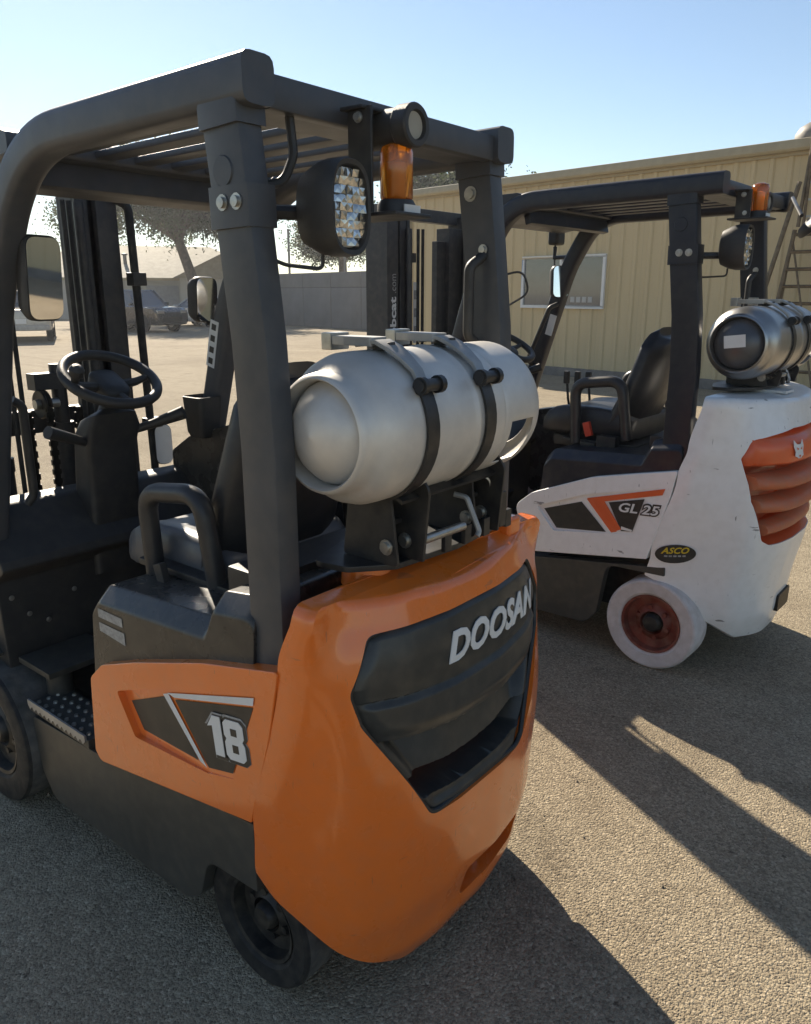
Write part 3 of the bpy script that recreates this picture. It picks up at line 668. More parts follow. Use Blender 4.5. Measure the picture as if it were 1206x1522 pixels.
def truck(t, k):
    """k: dict of the features that set one truck apart"""
    G = k['guard']; GW = k['gw']; DZ = k['dz']
    # --- chassis, floor, step
    CW = k['cw']
    HW = k['hw']
    for s in (1, -1):
        sk = [(1.46, .385), (1.07, .405), (.385, .50)]+k['arch']+[ (1.38, .115), (1.44, .20)]
        MB().xz(fillet(sk, [.02, .0, .0, .0, .06, .06, .05, .06, .06], 5), s*(HW-.055), s*(HW-.008)).build('chassis_skirt', SKIRT, t, bevel=.006)
        MB().xz(fillet([(.37, .30), (.37, .52), (1.55, .40), (1.55, .18), (.66, .18)], 0), s*.10, s*.30).build('frame_rail', BLACKST, t)
    MB().box((1.35, 0, .385), (.66, 2*HW-.12, .03)).build('floor_plate', PLASTIC, t, bevel=.004)
    MB().box((.9, 0, .40), (.9, .5, .3)).build('engine_bay', BLACKV, t)
    for s in (1, -1):
        st = MB(); st.box((1.29, s*(HW-.07), .418), (.36, .13, .03))
        so_ = st.build('step', SKIRT, t, bevel=.006)
        for ix in range(8):
            for iy in range(4):
                MBx = MB().lathe([(.0075, 0), (.006, .006), (.0, .006)], (1.14+ix*.042, s*(HW-.118+iy*.031), .433), (0, 0, 1), 8)
                MBx.build('grip_stud', ZINC, so_)
        tr = MB(); npt = 26
        pts = [(1.12+i*.34/npt, .428-(.012 if i % 2 else .0)) for i in range(npt+1)]
        tr.xz([(1.12, .446)]+[(x, z) for x, z in pts]+[(1.46, .446)], s*(HW-.006), s*(HW+.0)).build('serrated_edge', GALV, so_)
    # --- wheels
    rw = k['rw']; fwh = k['fw']
    for s in (1, -1):
        wheel(t, (rw[0], s*rw[1], rw[2]), rw[2], rw[3], s, *k['rtyre'])
        wheel(t, (fwh[0], s*fwh[1], fwh[2]), fwh[2], fwh[3], s, *k['ftyre'])
    MB().box((rw[0], 0, rw[2]+.02), (.14, 2*rw[1]-2*rw[3]-.02, .12)).build('steer_axle', BLACKST, t, bevel=.01)
    MB().box((fwh[0], 0, fwh[2]), (.16, 2*fwh[1]-2*fwh[3]-.02, .18)).build('drive_axle', BLACKST, t, bevel=.02)
    # --- front fenders and cowl
    for s in (1, -1):
        f = MB(); path = fillet([(1.66, s*.40, .530), (1.72, s*.40, .555), (1.84, s*.40, .54), (1.95, s*.40, .42)], [0, .03, .10, 0], 6, closed=False)
        f.sweep(path, [(-.09, -.006), (.09, -.006), (.09, .006), (-.09, .006)], (0, 1, 0)).build('front_fender', SKIRT, t)
    cp = fillet([(1.62, .41), (1.64, .78), (1.575, .83), (1.585, .86), (1.72, 1.01), (1.80, 1.02), (1.86, .94), (1.86, .41)], [0, .02, .015, .015, .04, .04, .04, 0], 4)
    cw_ = MB().xz(cp, -HW+.03, HW-.03).build('front_cowl', PLASTIC, t, bevel=.008)
    MB().box((1.628, .26, .895), (.012, .28, .05), Matrix.Rotation(.75, 3, 'Y')).build('tray_lip', PLASTIC, cw_, bevel=.004)
    for (y, z) in ((.36, .66), (.30, .62), (.41, .73), (.20, .70)): bolt(cw_, (1.61, y, z), (-1, 0, 0), .006, .004)
    MB().box((1.52, .05, .56), (.02, .09, .06), Matrix.Rotation(-.5, 3, 'Y')).tube([(1.53, .05, .56), (1.64, .05, .66)], .010, 6).build('brake_pedal', BLACKST, t)
    MB().box((1.50, -.16, .50), (.02, .07, .14), Matrix.Rotation(-.7, 3, 'Y')).build('accelerator_pedal', BLACKST, t, bevel=.004)
    MB().box((1.50, .30, .52), (.20, .24, .02)).tube([(1.46, .36, .40), (1.46, .36, .51)], .04, 14).build('foot_rest', SKIRT, t, bevel=.003)
    # --- steering column
    c = MB(); R = []
    for x, z, wx, wy in ((1.69, .70, .15, .21), (1.69, .84, .14, .20), (1.68, .98, .13, .19), (1.665, 1.14, .11, .19), (1.64, 1.22, .12, .20), (1.625, 1.27, .10, .17), (1.615, 1.295, .05, .08), (1.60, 1.34, .04, .05)):
        R.append([V(x+a, b, z-a*.3) for a, b in rrect(wx, wy, .025, 4)])
    col = c.rings(R).build('steering_column', PLASTIC, t, sharp=45)
    MB().box((1.655, 0, 1.05), (.012, .13, .17), Matrix.Rotation(-.22, 3, 'Y')).build('column_panel', HOODM, col, bevel=.006)
    MB().box((1.61, 0, 1.19), (.012, .14, .06), Matrix.Rotation(-.22, 3, 'Y')).build('column_panel', HOODM, col, bevel=.006)
    MB().tube([(1.63, .09, 1.19), (1.60, .15, 1.215), (1.58, .24, 1.25)], [.014, .018, .022], 10).build('direction_lever', PLASTIC, col)
    MB().tube([(1.62, -.08, 1.21), (1.58, -.14, 1.23), (1.50, -.22, 1.27)], [.014, .016, .024], 10).build('signal_lever', PLASTIC, col)
    steering(t, 1.585, 1.40)
    # --- right-hand console with levers
    MB().xz(fillet(k['console'], .03, 4), -HW+.03, -.345).build('side_console', HOODM, t, bevel=.01)
    if k['levers']:
        lx, ly, lz = k['levers']
        for i in range(3):
            x, y = lx+.055*i, ly-.07+.02*i
            lv = MB().tube([(x+.03, y-.10, lz), (x, y, lz+.12), (x+.01, y, lz+.20)], .007, 8).build('hydraulic_lever', BLACKST, t)
            MB().box((x+.015, y, lz+.235), (.03, .026, .07)).build('lever_knob', PLASTIC, lv, bevel=.008)
    # --- hood (seat deck)
    hp = [(1.07, .56), (1.035, .885), (1.0, .925), (.54, .955), (.505, 1.03), (.36, 1.05), (.40, .56)]
    hp = [(x, z+(DZ if z > .7 else 0)) for x, z in hp]
    P0 = fillet(hp, [0, .02, .03, .02, .02, .03, 0], 4)
    def lay(y, dz):
        return [V(p.x, y, p.y-(dz if p.y > .75 else 0)) for p in P0]
    MB().rings([lay(-HW+.022, .045), lay(-HW+.028, .034), lay(-HW+.062, 0), lay(HW-.062, 0), lay(HW-.028, .034), lay(HW-.022, .045)]).build('hood', k['hoodm'], t, bevel=.004, sharp=35)
    MB().box((.86, 0, .945+DZ), (.40, .56, .02)).build('seat_plate', BLACKST, t, bevel=.005)
    MB().box((.50, 0, 1.0), (.14, .70, .12)).build('radiator_cover', PLASTIC, t, bevel=.01)
    # --- body side panels
    pp = k['panel']
    for s in (1, -1):
        po = MB().xz(fillet(pp, k['panel_r'], 6), s*(HW-.05), s*(HW+.004)).build('side_panel', k['paint'], t, bevel=.010, seg=3)
        if s < 0: continue
        rc = fillet(k['recess'], .012, 3)
        rx0, rx1 = max(p.x for p in rc), min(p.x for p in rc); ry = lambda x: HW+.004-lerp(.0012, .020, max(0, min(1, (x-rx1)/(rx0-rx1)*1.25-.25)))
        cut = MB().prism(rc, lambda p: (p[0], ry(p[0]), p[1]), lambda p: (p[0], HW+.05, p[1])).build('cut', BLACKD)
        # slanting entry of the recess on the forward side
        boolean(po, cut)
        k['decals'](po, ry)
    lb = MB()
    lb.add([(1.0, HW-.0205, .87), (.885, HW-.0205, .87), (.885, HW-.0205, .845), (1.0, HW-.0205, .845)], [(0, 1, 2, 3)])
    lb.add([(1.0, HW-.0205, .83), (.88, HW-.0205, .83), (.88, HW-.0205, .795), (1.0, HW-.0205, .805)], [(0, 1, 2, 3)])
    if not k['b']: lb.build('warning_label', GREYD, t)
    # --- overhead guard
    gt = k['gt']
    for s in (1, -1):
        y = s*GW
        path = fillet([(.312, y, gt-.042)]+[(a, y, b) for a, b in k['rail']], [0]+k['rail_r'], 12, closed=False)
        MB().sweep(path, rrect(.075, .085, .02, 3), (0, 1, 0)).build('guard_side_rail', G, t, sharp=40)
        base = .86+DZ if s > 0 else .86+DZ
        px0, px1 = k['pillar']
        MB().sweep([(px0, y, base), (px0, y, 1.38), (lerp(px0, px1, .17), y, 1.59), (lerp(px0, px1, .55), y, 1.80), (px1, y, gt-.06)], rrect(.057, k['pw'], .006, 2), (0, 1, 0)).build('guard_pillar', G, t, sharp=25)
        MB().sweep([(px1-.008, y, gt-.115), (px1-.004, y, gt-.035)], rrect(.072, k['pw']+.010, .006, 2), (0, 1, 0)).build('guard_corner', G, t, sharp=40)
        zz = 1.835; xx = lerp(px0, px1, .58)
        sl = MB().sweep([(xx-.0, y, zz-.04), (xx+.002, y, zz+.035)], rrect(.070, k['pw']+.012, .006, 2), (0, 1, 0)).build('pillar_bracket', G, t, sharp=40)
        if s < 0: bpy.data.objects.remove(sl); continue
        for dx in (.015, -.025): bolt(sl, (xx+dx+.0, y+s*.0355, zz+.005), (0, s, 0), .010, .008)
        MB().lathe([(.0, .003), (.026, .003), (.028, 0)], (px1-.01, y+s*.0285, gt-.19), (0, s, 0), 24).build('plug_cover', G, t)
    MB().sweep([(.345, -GW+.038, gt-.052), (.345, GW-.038, gt-.052)], rrect(.04, .060, .006, 2), (1, 0, 0)).build('rear_crossbar', G, t, sharp=40)
    MB().box((.41, 0, gt-.075), (.10, 2*GW-.08, .008)).build('rear_gusset', G, t)
    nb = 6
    for i in range(nb):
        y = lerp(-GW+.115, GW-.115, i/(nb-1))
        MB().sweep([(.36, y, gt-.045), (1.30, y, gt-.055)], rrect(.062, .018, .004, 2), (0, 1, 0)).build('roof_bar', G, t, sharp=40)
    v = MB(); vp = fillet([(1.20, gt-.075), (1.20, gt-.03), (1.26, gt-.012), (1.56, gt-.018), (1.58, gt-.115), (1.54, gt-.13), (1.28, gt-.085)], .012, 3)
    v.xz(vp, -GW-.03, GW+.03).build('roof_visor', G, t, bevel=.004)
    MB().box((1.24, 0, gt-.115), (.035, 2*GW-.07, .065), Matrix.Rotation(.25, 3, 'Y')).build('front_crossbar', G, t, bevel=.006)
    # grab handle on the right rear pillar
    y = -GW+.0285; xx = k['pillar'][0]+.02
    gh = fillet([(xx, y, 1.775), (xx+.01, y+.05, 1.745), (xx+.01, y+.05, 1.57), (xx, y, 1.535)], [0, .03, .03, 0], 6, closed=False)
    gho = MB().tube(gh, .014, 10).build('grab_handle', PLASTIC, t)
    bolt(gho, (xx-.001, y+.004, 1.79), (0, 1, 0), .009); bolt(gho, (xx-.001, y+.004, 1.52), (0, 1, 0), .009)
    bolt(t, (k['pillar'][1]+.0, y+.001, 1.93), (0, 1, 0), .013)
    # --- beacon, alarm and bracket
    BC, AC = k['beacon'](gt)
    br = MB().box((BC[0]+.04, BC[1]+.063, (BC[2]+gt-.06)/2), (.062, .008, gt-.05-BC[2])).box((BC[0]+.015, BC[1]+.023, BC[2]-.002), (.16, .115, .008)).box((BC[0]+.05, BC[1]+.03, gt-.058), (.06, .10, .008)).build('beacon_bracket', BLACKST, t, bevel=.003)
    bolt(br, (BC[0]+.04, BC[1]+.068, gt-.075), (0, 1, 0), .007); bolt(br, (BC[0]+.03, BC[1]+.068, BC[2]+.02), (0, 1, 0), .006)
    MB().lathe([(0, 0), (.040, 0), (.040, .02), (.034, .03), (.030, .03)], BC, (0, 0, 1), 28).build('beacon_base', PLASTIC, br)
    MB().rings([[V(BC[0]+cos(2*pi*i/48)*(r-(.0012 if i % 2 and r > .02 else 0)), BC[1]+sin(2*pi*i/48)*(r-(.0012 if i % 2 and r > .02 else 0)), BC[2]+h) for i in range(48)] for r, h in ((.030, .03), (.0335, .034), (.0335, .118), (.030, .13), (.015, .136), (.001, .137))]).build('beacon_lens', AMBER, br, sharp=60)
    MB().lathe([(0, .03), (.014, .03), (.014, .1), (0, .105)], BC, (0, 0, 1), 12).build('beacon_tube', mat('beacon_inner', (.7, .45, .2), .3, var=.05), br)
    MB().box((BC[0]-.041, BC[1], BC[2]+.012), (.003, .05, .014)).build('beacon_label', WHITED, br)
    al = MB().lathe([(0, .01), (.026, .01), (.028, 0), (.038, 0), (.041, .004), (.041, .035), (.037, .04), (.037, .12), (.03, .125), (0, .125)], AC, (1, 0, 0), 28).build('backup_alarm', PLASTIC, t, sharp=30)
    MB().lathe([(0, .007), (.025, .007), (.026, .011)], AC, (1, 0, 0), 24).build('alarm_disc', mat('alarm_disc', (.35, .33, .27), .6), al)
    oval_lamp(t, k['lamp'], .056, .085, k['lamp_rz'], [(k['pillar'][1]-.01, GW-.02, 1.83), (.34, GW-.10, 1.83), (Vector(k['lamp'])+V(.09, 0, 0))])
    if not k['b']:
        MB().tube(fillet([(.36, .30, gt-.03), (.345, .30, gt-.15), (.36, .315, gt-.20), (.37, .37, gt-.21)], [0, .05, .04, 0], 6, closed=False), .009, 8).build('wiring_conduit', PLASTIC, t)
    # --- seat
    seat(t, k['seat_z'], k['cush'], REDB if k['b'] else PLASTIC, .44 if k['b'] else .52)
    # --- mast
    mast(t, *k['mast'])
    return t

def cylinder(name, label, group, parent_loc, rz, m, x, z, y0, y1, R, window, tag_label):
    """propane cylinder lying across the truck, axis along local y"""
    t = thing(name, label, 'gas cylinder', parent_loc, rz, group)
    L = y0
    prof = [(0, L+.022), (.035, L+.018), (.065, L+.006), (.085, L-.010), (.097, L-.026), (.102, L-.032), (.106, L-.045), (.107, L-.005), (.111, L), (.117, L-.003), (.121, L-.012), (.124, L-.035), (.135, L-.045), (.148, L-.065), (R-.001, L-.09), (R, L-.11)]
    mid = (y0+y1)/2-.02
    prof += [(R, mid+.02), (R, mid+.008), (R+.0025, mid+.003), (R+.0025, mid-.003), (R, mid-.008), (R, y1+.20), (R-.002, y1+.185), (R-.02, y1+.155), (R-.06, y1+.13), (0, y1+.115)]
    b = MB().lathe(prof, (x, 0, z), (0, 1, 0), 64).build('body', m, t, sharp=42)
    # collar with a hand opening
    c = MB(); n = 64
    P2 = [(R-.004, y1+.19), (R-.001, y1+.17), (R-.002, y1+.05), (R-.012, y1+.02), (R-.035, y1+.002), (R-.05, y1)]
    rows = [[V(x+cos(2*pi*i/n)*r, y, z+sin(2*pi*i/n)*r) for i in range(n)] for r, y in
            [(lerp(P2[0][0], P2[1][0], 0), P2[0][1])]+[(P2[1][0], lerp(P2[1][1], P2[2][1], f)) for f in (0, .1, .25, .5, .75, .9, 1)]+P2[3:]]
    vs = [p for r in rows for p in r]; fs = []
    for j in range(len(rows)-1):
        for i in range(n):
            a = (i+.5)/n*360
            inside = any(w0 <= a <= w1 for w0, w1 in window) and 2 <= j <= 5
            if inside: continue
            fs.append((j*n+i, j*n+(i+1) % n, (j+1)*n+(i+1) % n, (j+1)*n+i))
    c.add(vs, fs); co = c.build('collar', m, t, sharp=45)
    sm = co.modifiers.new('s', 'SOLIDIFY'); sm.thickness = .004; sm.offset = -1
    bv = co.modifiers.new('b', 'BEVEL'); bv.width = .002; bv.segments = 2; bv.limit_method = 'ANGLE'
    MB().tube([(x, y1+.16, z), (x, y1+.06, z)], .02, 12).box((x, y1+.07, z), (.05, .03, .035)).build('valve', mat('brass_valve', (.45, .32, .12), .4, metal=.8), t)
    if tag_label:
        MB().lathe([(.1025, L-.026), (.097, L-.019), (.085, L-.003), (.065, L+.012), (.035, L+.023), (0, L+.027)], (x, 0, z), (0, 1, 0), 40).build('end_dome', mat('shaded_dome', (.13, .135, .145), .35, metal=.4, var=.2), t)  # darkened shell over the end: its shade and dark reflection put into colour
        MB().box((x, L+.0295, z+.012), (.085, .003, .05), Matrix.Rotation(.12, 3, 'Y')).build('paper_label', WHITED, t)
    return t

def tank_bracket(t, x, z, R, yb, ys, ztop, m=BLACKST):
    base = MB(); pl = fillet([(.33, .30), (.24, .285), (.17, .20), (.15, .0), (.17, -.20), (.24, -.285), (.33, -.30), (.38, -.15), (.38, .15)], [.03]*9, 4)
    root = base.xy(pl, ztop, ztop+.014).build('tank_bracket', m, t, bevel=.003)
    for i, y in enumerate(ys):
        up_ = MB(); zt = z-R*.80
        up_.prism(fillet([(x-.10, ztop+.014), (x+.12, ztop+.014), (x+.12, ztop+.06), (x+.09, zt+.05), (x+.05, z-R*.97), (x-.03, z-R*1.0), (x-.085, zt+.03), (x-.115, zt-.01)], [.005, .005, .02, .01, .02, .02, .01, .03], 4), lambda p: (p[0], y-.035, p[1]), lambda p: (p[0], y-.027, p[1]))
        up_.prism(fillet([(x-.08, ztop+.014), (x+.08, ztop+.014), (x+.06, zt-.02), (x-.06, zt-.02)], .01, 3), lambda p: (p[0], y+.027, p[1]), lambda p: (p[0], y+.035, p[1]))
        up_.box((x, y, ztop+.10), (.08, .06, .012))
        so_ = up_.build('saddle_plate', m, root, bevel=.002)
        bolt(so_, (x-.05, y+.036, ztop+.055), (0, 1, 0), .012, .01)
        bolt(so_, (x-.05, y-.027, ztop+.055), (0, 1, 0), .012, .01)
    for i, y in enumerate(yb):
        # lower strap: from the saddle round the back to the clamp
        st = MB(); ring = []
        for a in range(-130, 148, 6):
            aa = radians(180-a) if False else radians(a)
            ring.append(aa)
        R2 = []
        for aa in [radians(a) for a in range(147, 300, 7)]:
            d = V(cos(aa), 0, sin(aa)); c = V(x, y, z)
            R2.append([c+d*(R+.001)+V(0, -.019, 0), c+d*(R+.001)+V(0, .019, 0), c+d*(R+.0065)+V(0, .019, 0), c+d*(R+.0065)+V(0, -.019, 0)])
        st.rings(R2).build('strap', m, root, sharp=30)
        # clamp bolt lugs
        aa = radians(147); d = V(cos(aa), 0, sin(aa)); tg = V(-sin(aa), 0, cos(aa)); c = V(x, y, z)+d*(R+.016)
        MB().tube([c+V(0, -.03, 0), c+V(0, .03, 0)], .013, 14).tube([c+V(0, -.042, 0), c+V(0, -.028, 0)], .018, 14).tube([c+V(0, .014, 0), c+V(0, .026, 0)], .018, 14).build('clamp_pin', m, root)
        # galvanised over-centre latch across the top, with forward handle
        R3 = []
        for q, a in enumerate((146, 134, 122, 110, 99, 89, 80)):
            aa = radians(a); d = V(cos(aa), 0, sin(aa)); c0 = V(x, y, z); lift = (.006, .012, .012, .016, .02, .016, .012)[q]; wdt = (.014, .016, .020, .026, .026, .024, .022)[q]
            R3.append([c0+d*(R+lift-.005)+V(0, -wdt, 0), c0+d*(R+lift-.005)+V(0, wdt, 0), c0+d*(R+lift+.004)+V(0, wdt, 0), c0+d*(R+lift+.004)+V(0, -wdt, 0)])
        lt = MB().rings(R3).build('latch', GALV, root, bevel=.002)
        MB().prism(fillet([(x-.02, -.026), (x+.05, -.032), (x+.10, -.024), (x+.10, .024), (x+.05, .032), (x-.02, .026)], .008, 3), lambda p: (p[0], y+p[1], z+R+.008), lambda p: (p[0], y+p[1], z+R+.026)).build('latch_handle', GALV, lt, bevel=.003)
        MB().box((x+.105, y, z+R+.014), (.03, .056, .036)).build('handle_stop', ZINC, lt, bevel=.003)
        MB().box((x-.03, y-.002, z+R+.006), (.05, .018, .014), Matrix.Rotation(.2, 3, 'Y')).build('latch_hook', PLASTIC, lt, bevel=.003)
    MB().sweep([(x-.07, ys[0]+.03, z-R*.93), (x-.07, ys[1]-.03, z-R*.93)], [(-.02, -.004), (.02, -.004), (.02, .004), (-.02, .004)], (1, 0, .45)).build('cradle_rail', m, root)
    MB().sweep([(x+.07, ys[0]+.03, z-R*.93), (x+.07, ys[1]-.03, z-R*.93)], [(-.02, -.004), (.02, -.004), (.02, .004), (-.02, .004)], (1, 0, -.45)).build('cradle_rail', m, root)
    MB().tube([(x-.08, ys[0]-.05, ztop+.055), (x-.085, ys[1]+.10, ztop+.055)], .011, 10).build('pivot_rod', ZINC, root)
    MB().tube(fillet([(x-.03, ys[1]+.06, ztop+.115), (x-.06, ys[1]+.05, ztop+.11), (x-.095, ys[1]+.045, ztop+.03), (x-.095, ys[1]+.055, ztop+.02)], [0, .015, .012, 0], 4, closed=False), .007, 8).build('latch_pin', GALV, root)
    for y in (.07, -.01, -.09, -.19): MB().box((x-.085, y-.02, ztop+.032), (.012, .026, .045)).build('hinge_lug', m, root, bevel=.002)
    MB().box((x-.06, ys[1]-.07, ztop+.06), (.06, .03, .09)).build('stop_block', m, root, bevel=.003)
    MB().tube(fillet([(x-.04, ys[1]-.01, z-R*.95), (x-.075, ys[1]-.03, z-R*1.1), (x-.07, ys[1]-.035, ztop+.05)], [0, .02, 0], 5, closed=False), .004, 6).build('retainer_wire', ZINC, root)
    return root

# ================================================================== orange forklift (near)
HA = .47
A = thing('forklift', 'orange and charcoal counterbalance forklift standing nearest, its rear turned to the viewer', 'forklift', (0, 0, 0), 0, 'forklifts in the yard')
def decalsA(po, y):
    e = .0022
    def poly(pts, m, name, d=e): MB().add([(p[0], y(p[0])+d, p[1]) for p in pts], [tuple(range(len(pts)))]).build(name, m, po)
    poly([(.862, .648), (.695, .722), (.566, .598), (.812, .582)], BLACKD, 'decal')
    poly([(.700, .727), (.676, .737), (.530, .594), (.558, .600)], WHITED, 'decal_stripe', e*1.6)
    poly([(.680, .737), (.340, .846), (.344, .826), (.650, .735)], WHITED, 'decal_stripe', e*1.6)
    poly([(.650, .729), (.345, .820), (.430, .622), (.525, .596)], BLACKD, 'decal')
    # the numeral: block digits on a dark plate with a pale outline
    one = [(0, .70), (.20, 1), (.44, 1), (.44, 0), (.16, 0), (.16, .74)]
    o8 = [(.52, .10), (.62, 0), (1.02, 0), (1.12, .10), (1.12, .42), (1.06, .52), (1.12, .60), (1.12, .90), (1.02, 1), (.62, 1), (.52, .90), (.52, .60), (.58, .52), (.52, .42)]
    def grow(P, g):
        cx = sum(p[0] for p in P)/len(P); cy = sum(p[1] for p in P)/len(P); hw_ = max(abs(p[0]-cx) for p in P); hh_ = max(abs(p[1]-cy) for p in P)
        return [(cx+(x-cx)*(1+g/hw_), cy+(z-cy)*(1+g/hh_)) for x, z in P]
    S_ = .098
    def pt(p, d): return (.503-(p[0]-.10*p[1]*-1*0)*S_*1.18+p[1]*.012, HA+.0046+d, .648+p[1]*S_+.30*p[0]*S_*1.18*.55)
    for P in (one, o8):
        MB().prism(grow(P, .10), lambda p: pt(p, 0), lambda p: pt(p, .0008)).build('numeral_outline', GREYD, po)
        MB().prism(grow(P, .07), lambda p: pt((p[0]+.02, p[1]-.02), .001), lambda p: pt((p[0]+.02, p[1]-.02), .0016)).build('numeral_shadow', BLACKD, po)
        MB().prism(P, lambda p: pt(p, .0018), lambda p: pt(p, .003)).build('numeral', WHITED, po)
    for z0, z1 in ((.20, .40), (.62, .80)):
        MB().prism([(.74, z0), (.92, z0), (.92, z1), (.74, z1)], lambda p: pt(p, .0032), lambda p: pt(p, .0036)).build('numeral_gap', BLACKD, po)
kA = dict(b=False, guard=STEEL, console=[(.60, .88), (.64, 1.12), (1.30, 1.25), (1.66, 1.15), (1.78, 1.08), (1.78, .50), (1.0, .50)], levers=None, gw=.41, gt=2.085, dz=0, hw=HA, cw=None, paint=ORANGE, hoodm=HOODM,
    panel=[(1.035, .665), (.97, .722), (.80, .783), (.52, .870), (.262, .930), (.300, .76), (.377, .515), (1.03, .405), (1.055, .43)],
    panel_r=[.03, .06, .3, .5, .01, 0, .005, .03, .02],
    recess=[(.905, .668), (.70, .745), (.332, .858), (.428, .608), (.53, .580), (.835, .558)], decals=decalsA,
    rw=(.43, .432, .178, .11), fw=(1.70, .50, .25, .18), rtyre=(RUBBER, TREADR, DARKRIM, .115), ftyre=(RUBBER, TREADR, DARKRIM, .155),
    beacon=lambda g_: ((.235, .122, g_-.254), (.185, .118, g_-.088)), rail=[(1.19, 2.033), (1.44, 1.66), (1.72, .80)], rail_r=[.45, .7, 0], arch=[(.385, .31), (.575, .30), (.615, .17), (.68, .13)], pw=.102, pillar=(.333, .398), lamp=(.225, .275, 1.835), lamp_rz=.05, seat_z=.885, cush=GREYSEAT, mast=(2.10, .20, .35, 2.12))
truck(A, kA)
wA = Weight(xs=[(.1, .385), (.38, .38), (.5, .372), (.93, .268), (1.09, .225)], W=[(.1, .45), (.4, .468), (.6, .474), (.95, .468), (1.1, .452)],
    xr=[(.05, .125), (.16, .095), (.3, .072), (.62, .055), (.9, .075), (1.08, .115)], cor=.075, zb=[(0, .082), (.20, .074), (.30, .066), (.38, .072), (.46, .100), (.60, .165), (1, .365)], zt=[(0, 1.035), (.5, 1.045), (1, 1.06)],
    corner_w=[(.05, .315), (.2, .345), (.4, .358), (.8, .35), (1.1, .33)])
cwA = wA.solid().build('counterweight', ORANGE, A, sharp=32)
hexA = fillet([(.325, .992), (.385, .880), (.365, .80), (.195, .515), (-.195, .515), (-.365, .80), (-.385, .880), (-.325, .992)], [.03, .04, .06, .05, .05, .06, .04, .03], 5)
cut = MB().yz(hexA, -.3, .20).build('cut', ORANGE); boolean(cwA, cut)
# grille insert, a relief of louvres
def hexw(z):
    return interp_l(z, [(.515, .195), (.80, .365), (.880, .385), (.992, .325)])
def smooth(a, b, x):
    t = max(0, min(1, (x-a)/(b-a))); return t*t*(3-2*t)
def grille_depth(u, z):
    """recess below the orange surface, metres"""
    sag = .022*(1-u*u)
    e = 1-abs(u); rim = .012*(1-smooth(0, .05, e))
    d = .006
    z1, z2, z3, z4 = .850-sag, .752-sag*1.5, .640-sag*1.5, .572-sag*.8
    if z > z1: d = .003+.006*smooth(z1+.07, z1, z)**2
    elif z > z2: d = .014-.011*smooth(z1, z1-.02, z)+.010*smooth(z2+.05, z2, z)**2
    elif z > z3: d = lerp(.013, .082, min(1, (z2-z)/.006)) if z > z2-.006 else lerp(.082, .046, (z2-.006-z)/(z2-.006-z3))
    elif z > z4: d = lerp(.046, .15, min(1, (z3-z)/.006))
    else: d = lerp(.15, .022, min(1, (z4-z)/.006))
    edge = smooth(0, .14, e)*smooth(.515, .545, z)*smooth(.992, .972, z)
    d2 = .010+.012*(1-smooth(0, .14, e))
    return lerp(d2, d, smooth(.03, lerp(.22, .10, smooth(.70, .85, z)), e)*smooth(.522, .548, z)*smooth(.990, .975, z))
gr = MB(); rowsG = []; NZ, NY = 230, 80
for j in range(NZ+1):
    z = lerp(.517, .990, j/NZ); w = hexw(z)
    if z > .97: w -= .025*((z-.97)/.02)**2*.4
    rowsG.append([V(wA.x_at(-w*(2*i/NY-1)*.997, z)+grille_depth(2*i/NY-1, z), -w*(2*i/NY-1), z) for i in range(NY+1)])
gr.rings(rowsG, closed=False)
gro = gr.build('grille', GRILLE, cwA, sharp=50)
rimp = [V(wA.x_at(p.x, p.y)+.006, p.x*.992, lerp(.76, p.y, .992)) for p in hexA]
MB().tube(rimp, .007, 8, loop=True).build('grille_gasket', BLACKD, cwA)
def onA(y, z, d): return (wA.x_at(y, z)-d, y, z)
lettering('DOOSAN', (.43, .074), lambda a, b, c: onA(.128-a, .872+b+.0*a, .001+c), WHITED, cwA, shear=.28, offset=.035, space=1.02)
# towing-pin pocket
pk = fillet([(.045, .175), (.035, .262), (-.245, .262), (-.255, .175)], .022, 4)
cut = MB().yz(pk, -.2, .24).build('cut', ORANGE); boolean(cwA, cut)
MB().tube([(.150, -.10, .17), (.150, -.10, .27)], .016, 12).tube(fillet([(.135, -.02, .20), (.128, -.08, .225), (.135, -.16, .215)], [0, .03, 0], 4, closed=False), .006, 8).build('tow_pin', ZINC, cwA)
for y in (.24, -.24):
    MB().lathe([(0, .062), (.045, .062), (.055, .052), (.060, 0)], (.27, y*.78, 1.045), (0, 0, 1), 28).build('mounting_boss', ORANGE, cwA)
    bolt(A, (.285, y*.75, 1.118), (0, 0, 1), .018, .02)
MB().box((.20, -.285, 1.085), (.07, .06, .05)).build('lifting_lug', ORANGE, cwA, bevel=.012, seg=3)
TBA = tank_bracket(A, .232, 1.41, .157, (.205, -.005), (.185, -.115), 1.098)
# mirrors, cup holder, labels
mirror(A, (1.30, .335, 1.715), .118, .225, .23, -.085, arm=[(1.36, .40, 1.86), (1.33, .37, 1.84), (1.325, .345, 1.78)])
mirror(A, (1.56, -.395, 1.655), .115, .16, .20, -.05, arm=[(1.50, -.41, 1.60), (1.56, -.40, 1.57), (1.60, -.395, 1.61)])
cup = MB(); cc = V(1.56, -.345, 1.16)
cr = lambda k_, z, s_: [cc+V(p[0]*k_, p[1]*k_, z) for p in rrect(.115, .11, .025, 4)]
cup.rings([cr(.72, 0, 0), cr(.86, .02, 0), cr(1.0, .15, 0), cr(.93, .152, 0), cr(.80, .03, 0)]).build('cup_holder', PLASTIC, A, sharp=40)
MB().tube([(1.57, -.38, 1.25), (1.575, -.405, 1.25)], .02, 8).build('holder_clamp', PLASTIC, A)
lb = MB(); lb.box((0, 0, 0), (.045, .002, .17), Matrix.Rotation(-.26, 3, 'Y'))
lo = lb.build('pillar_label', WHITED, A); lo.location = (1.512, -.3715, 1.50)
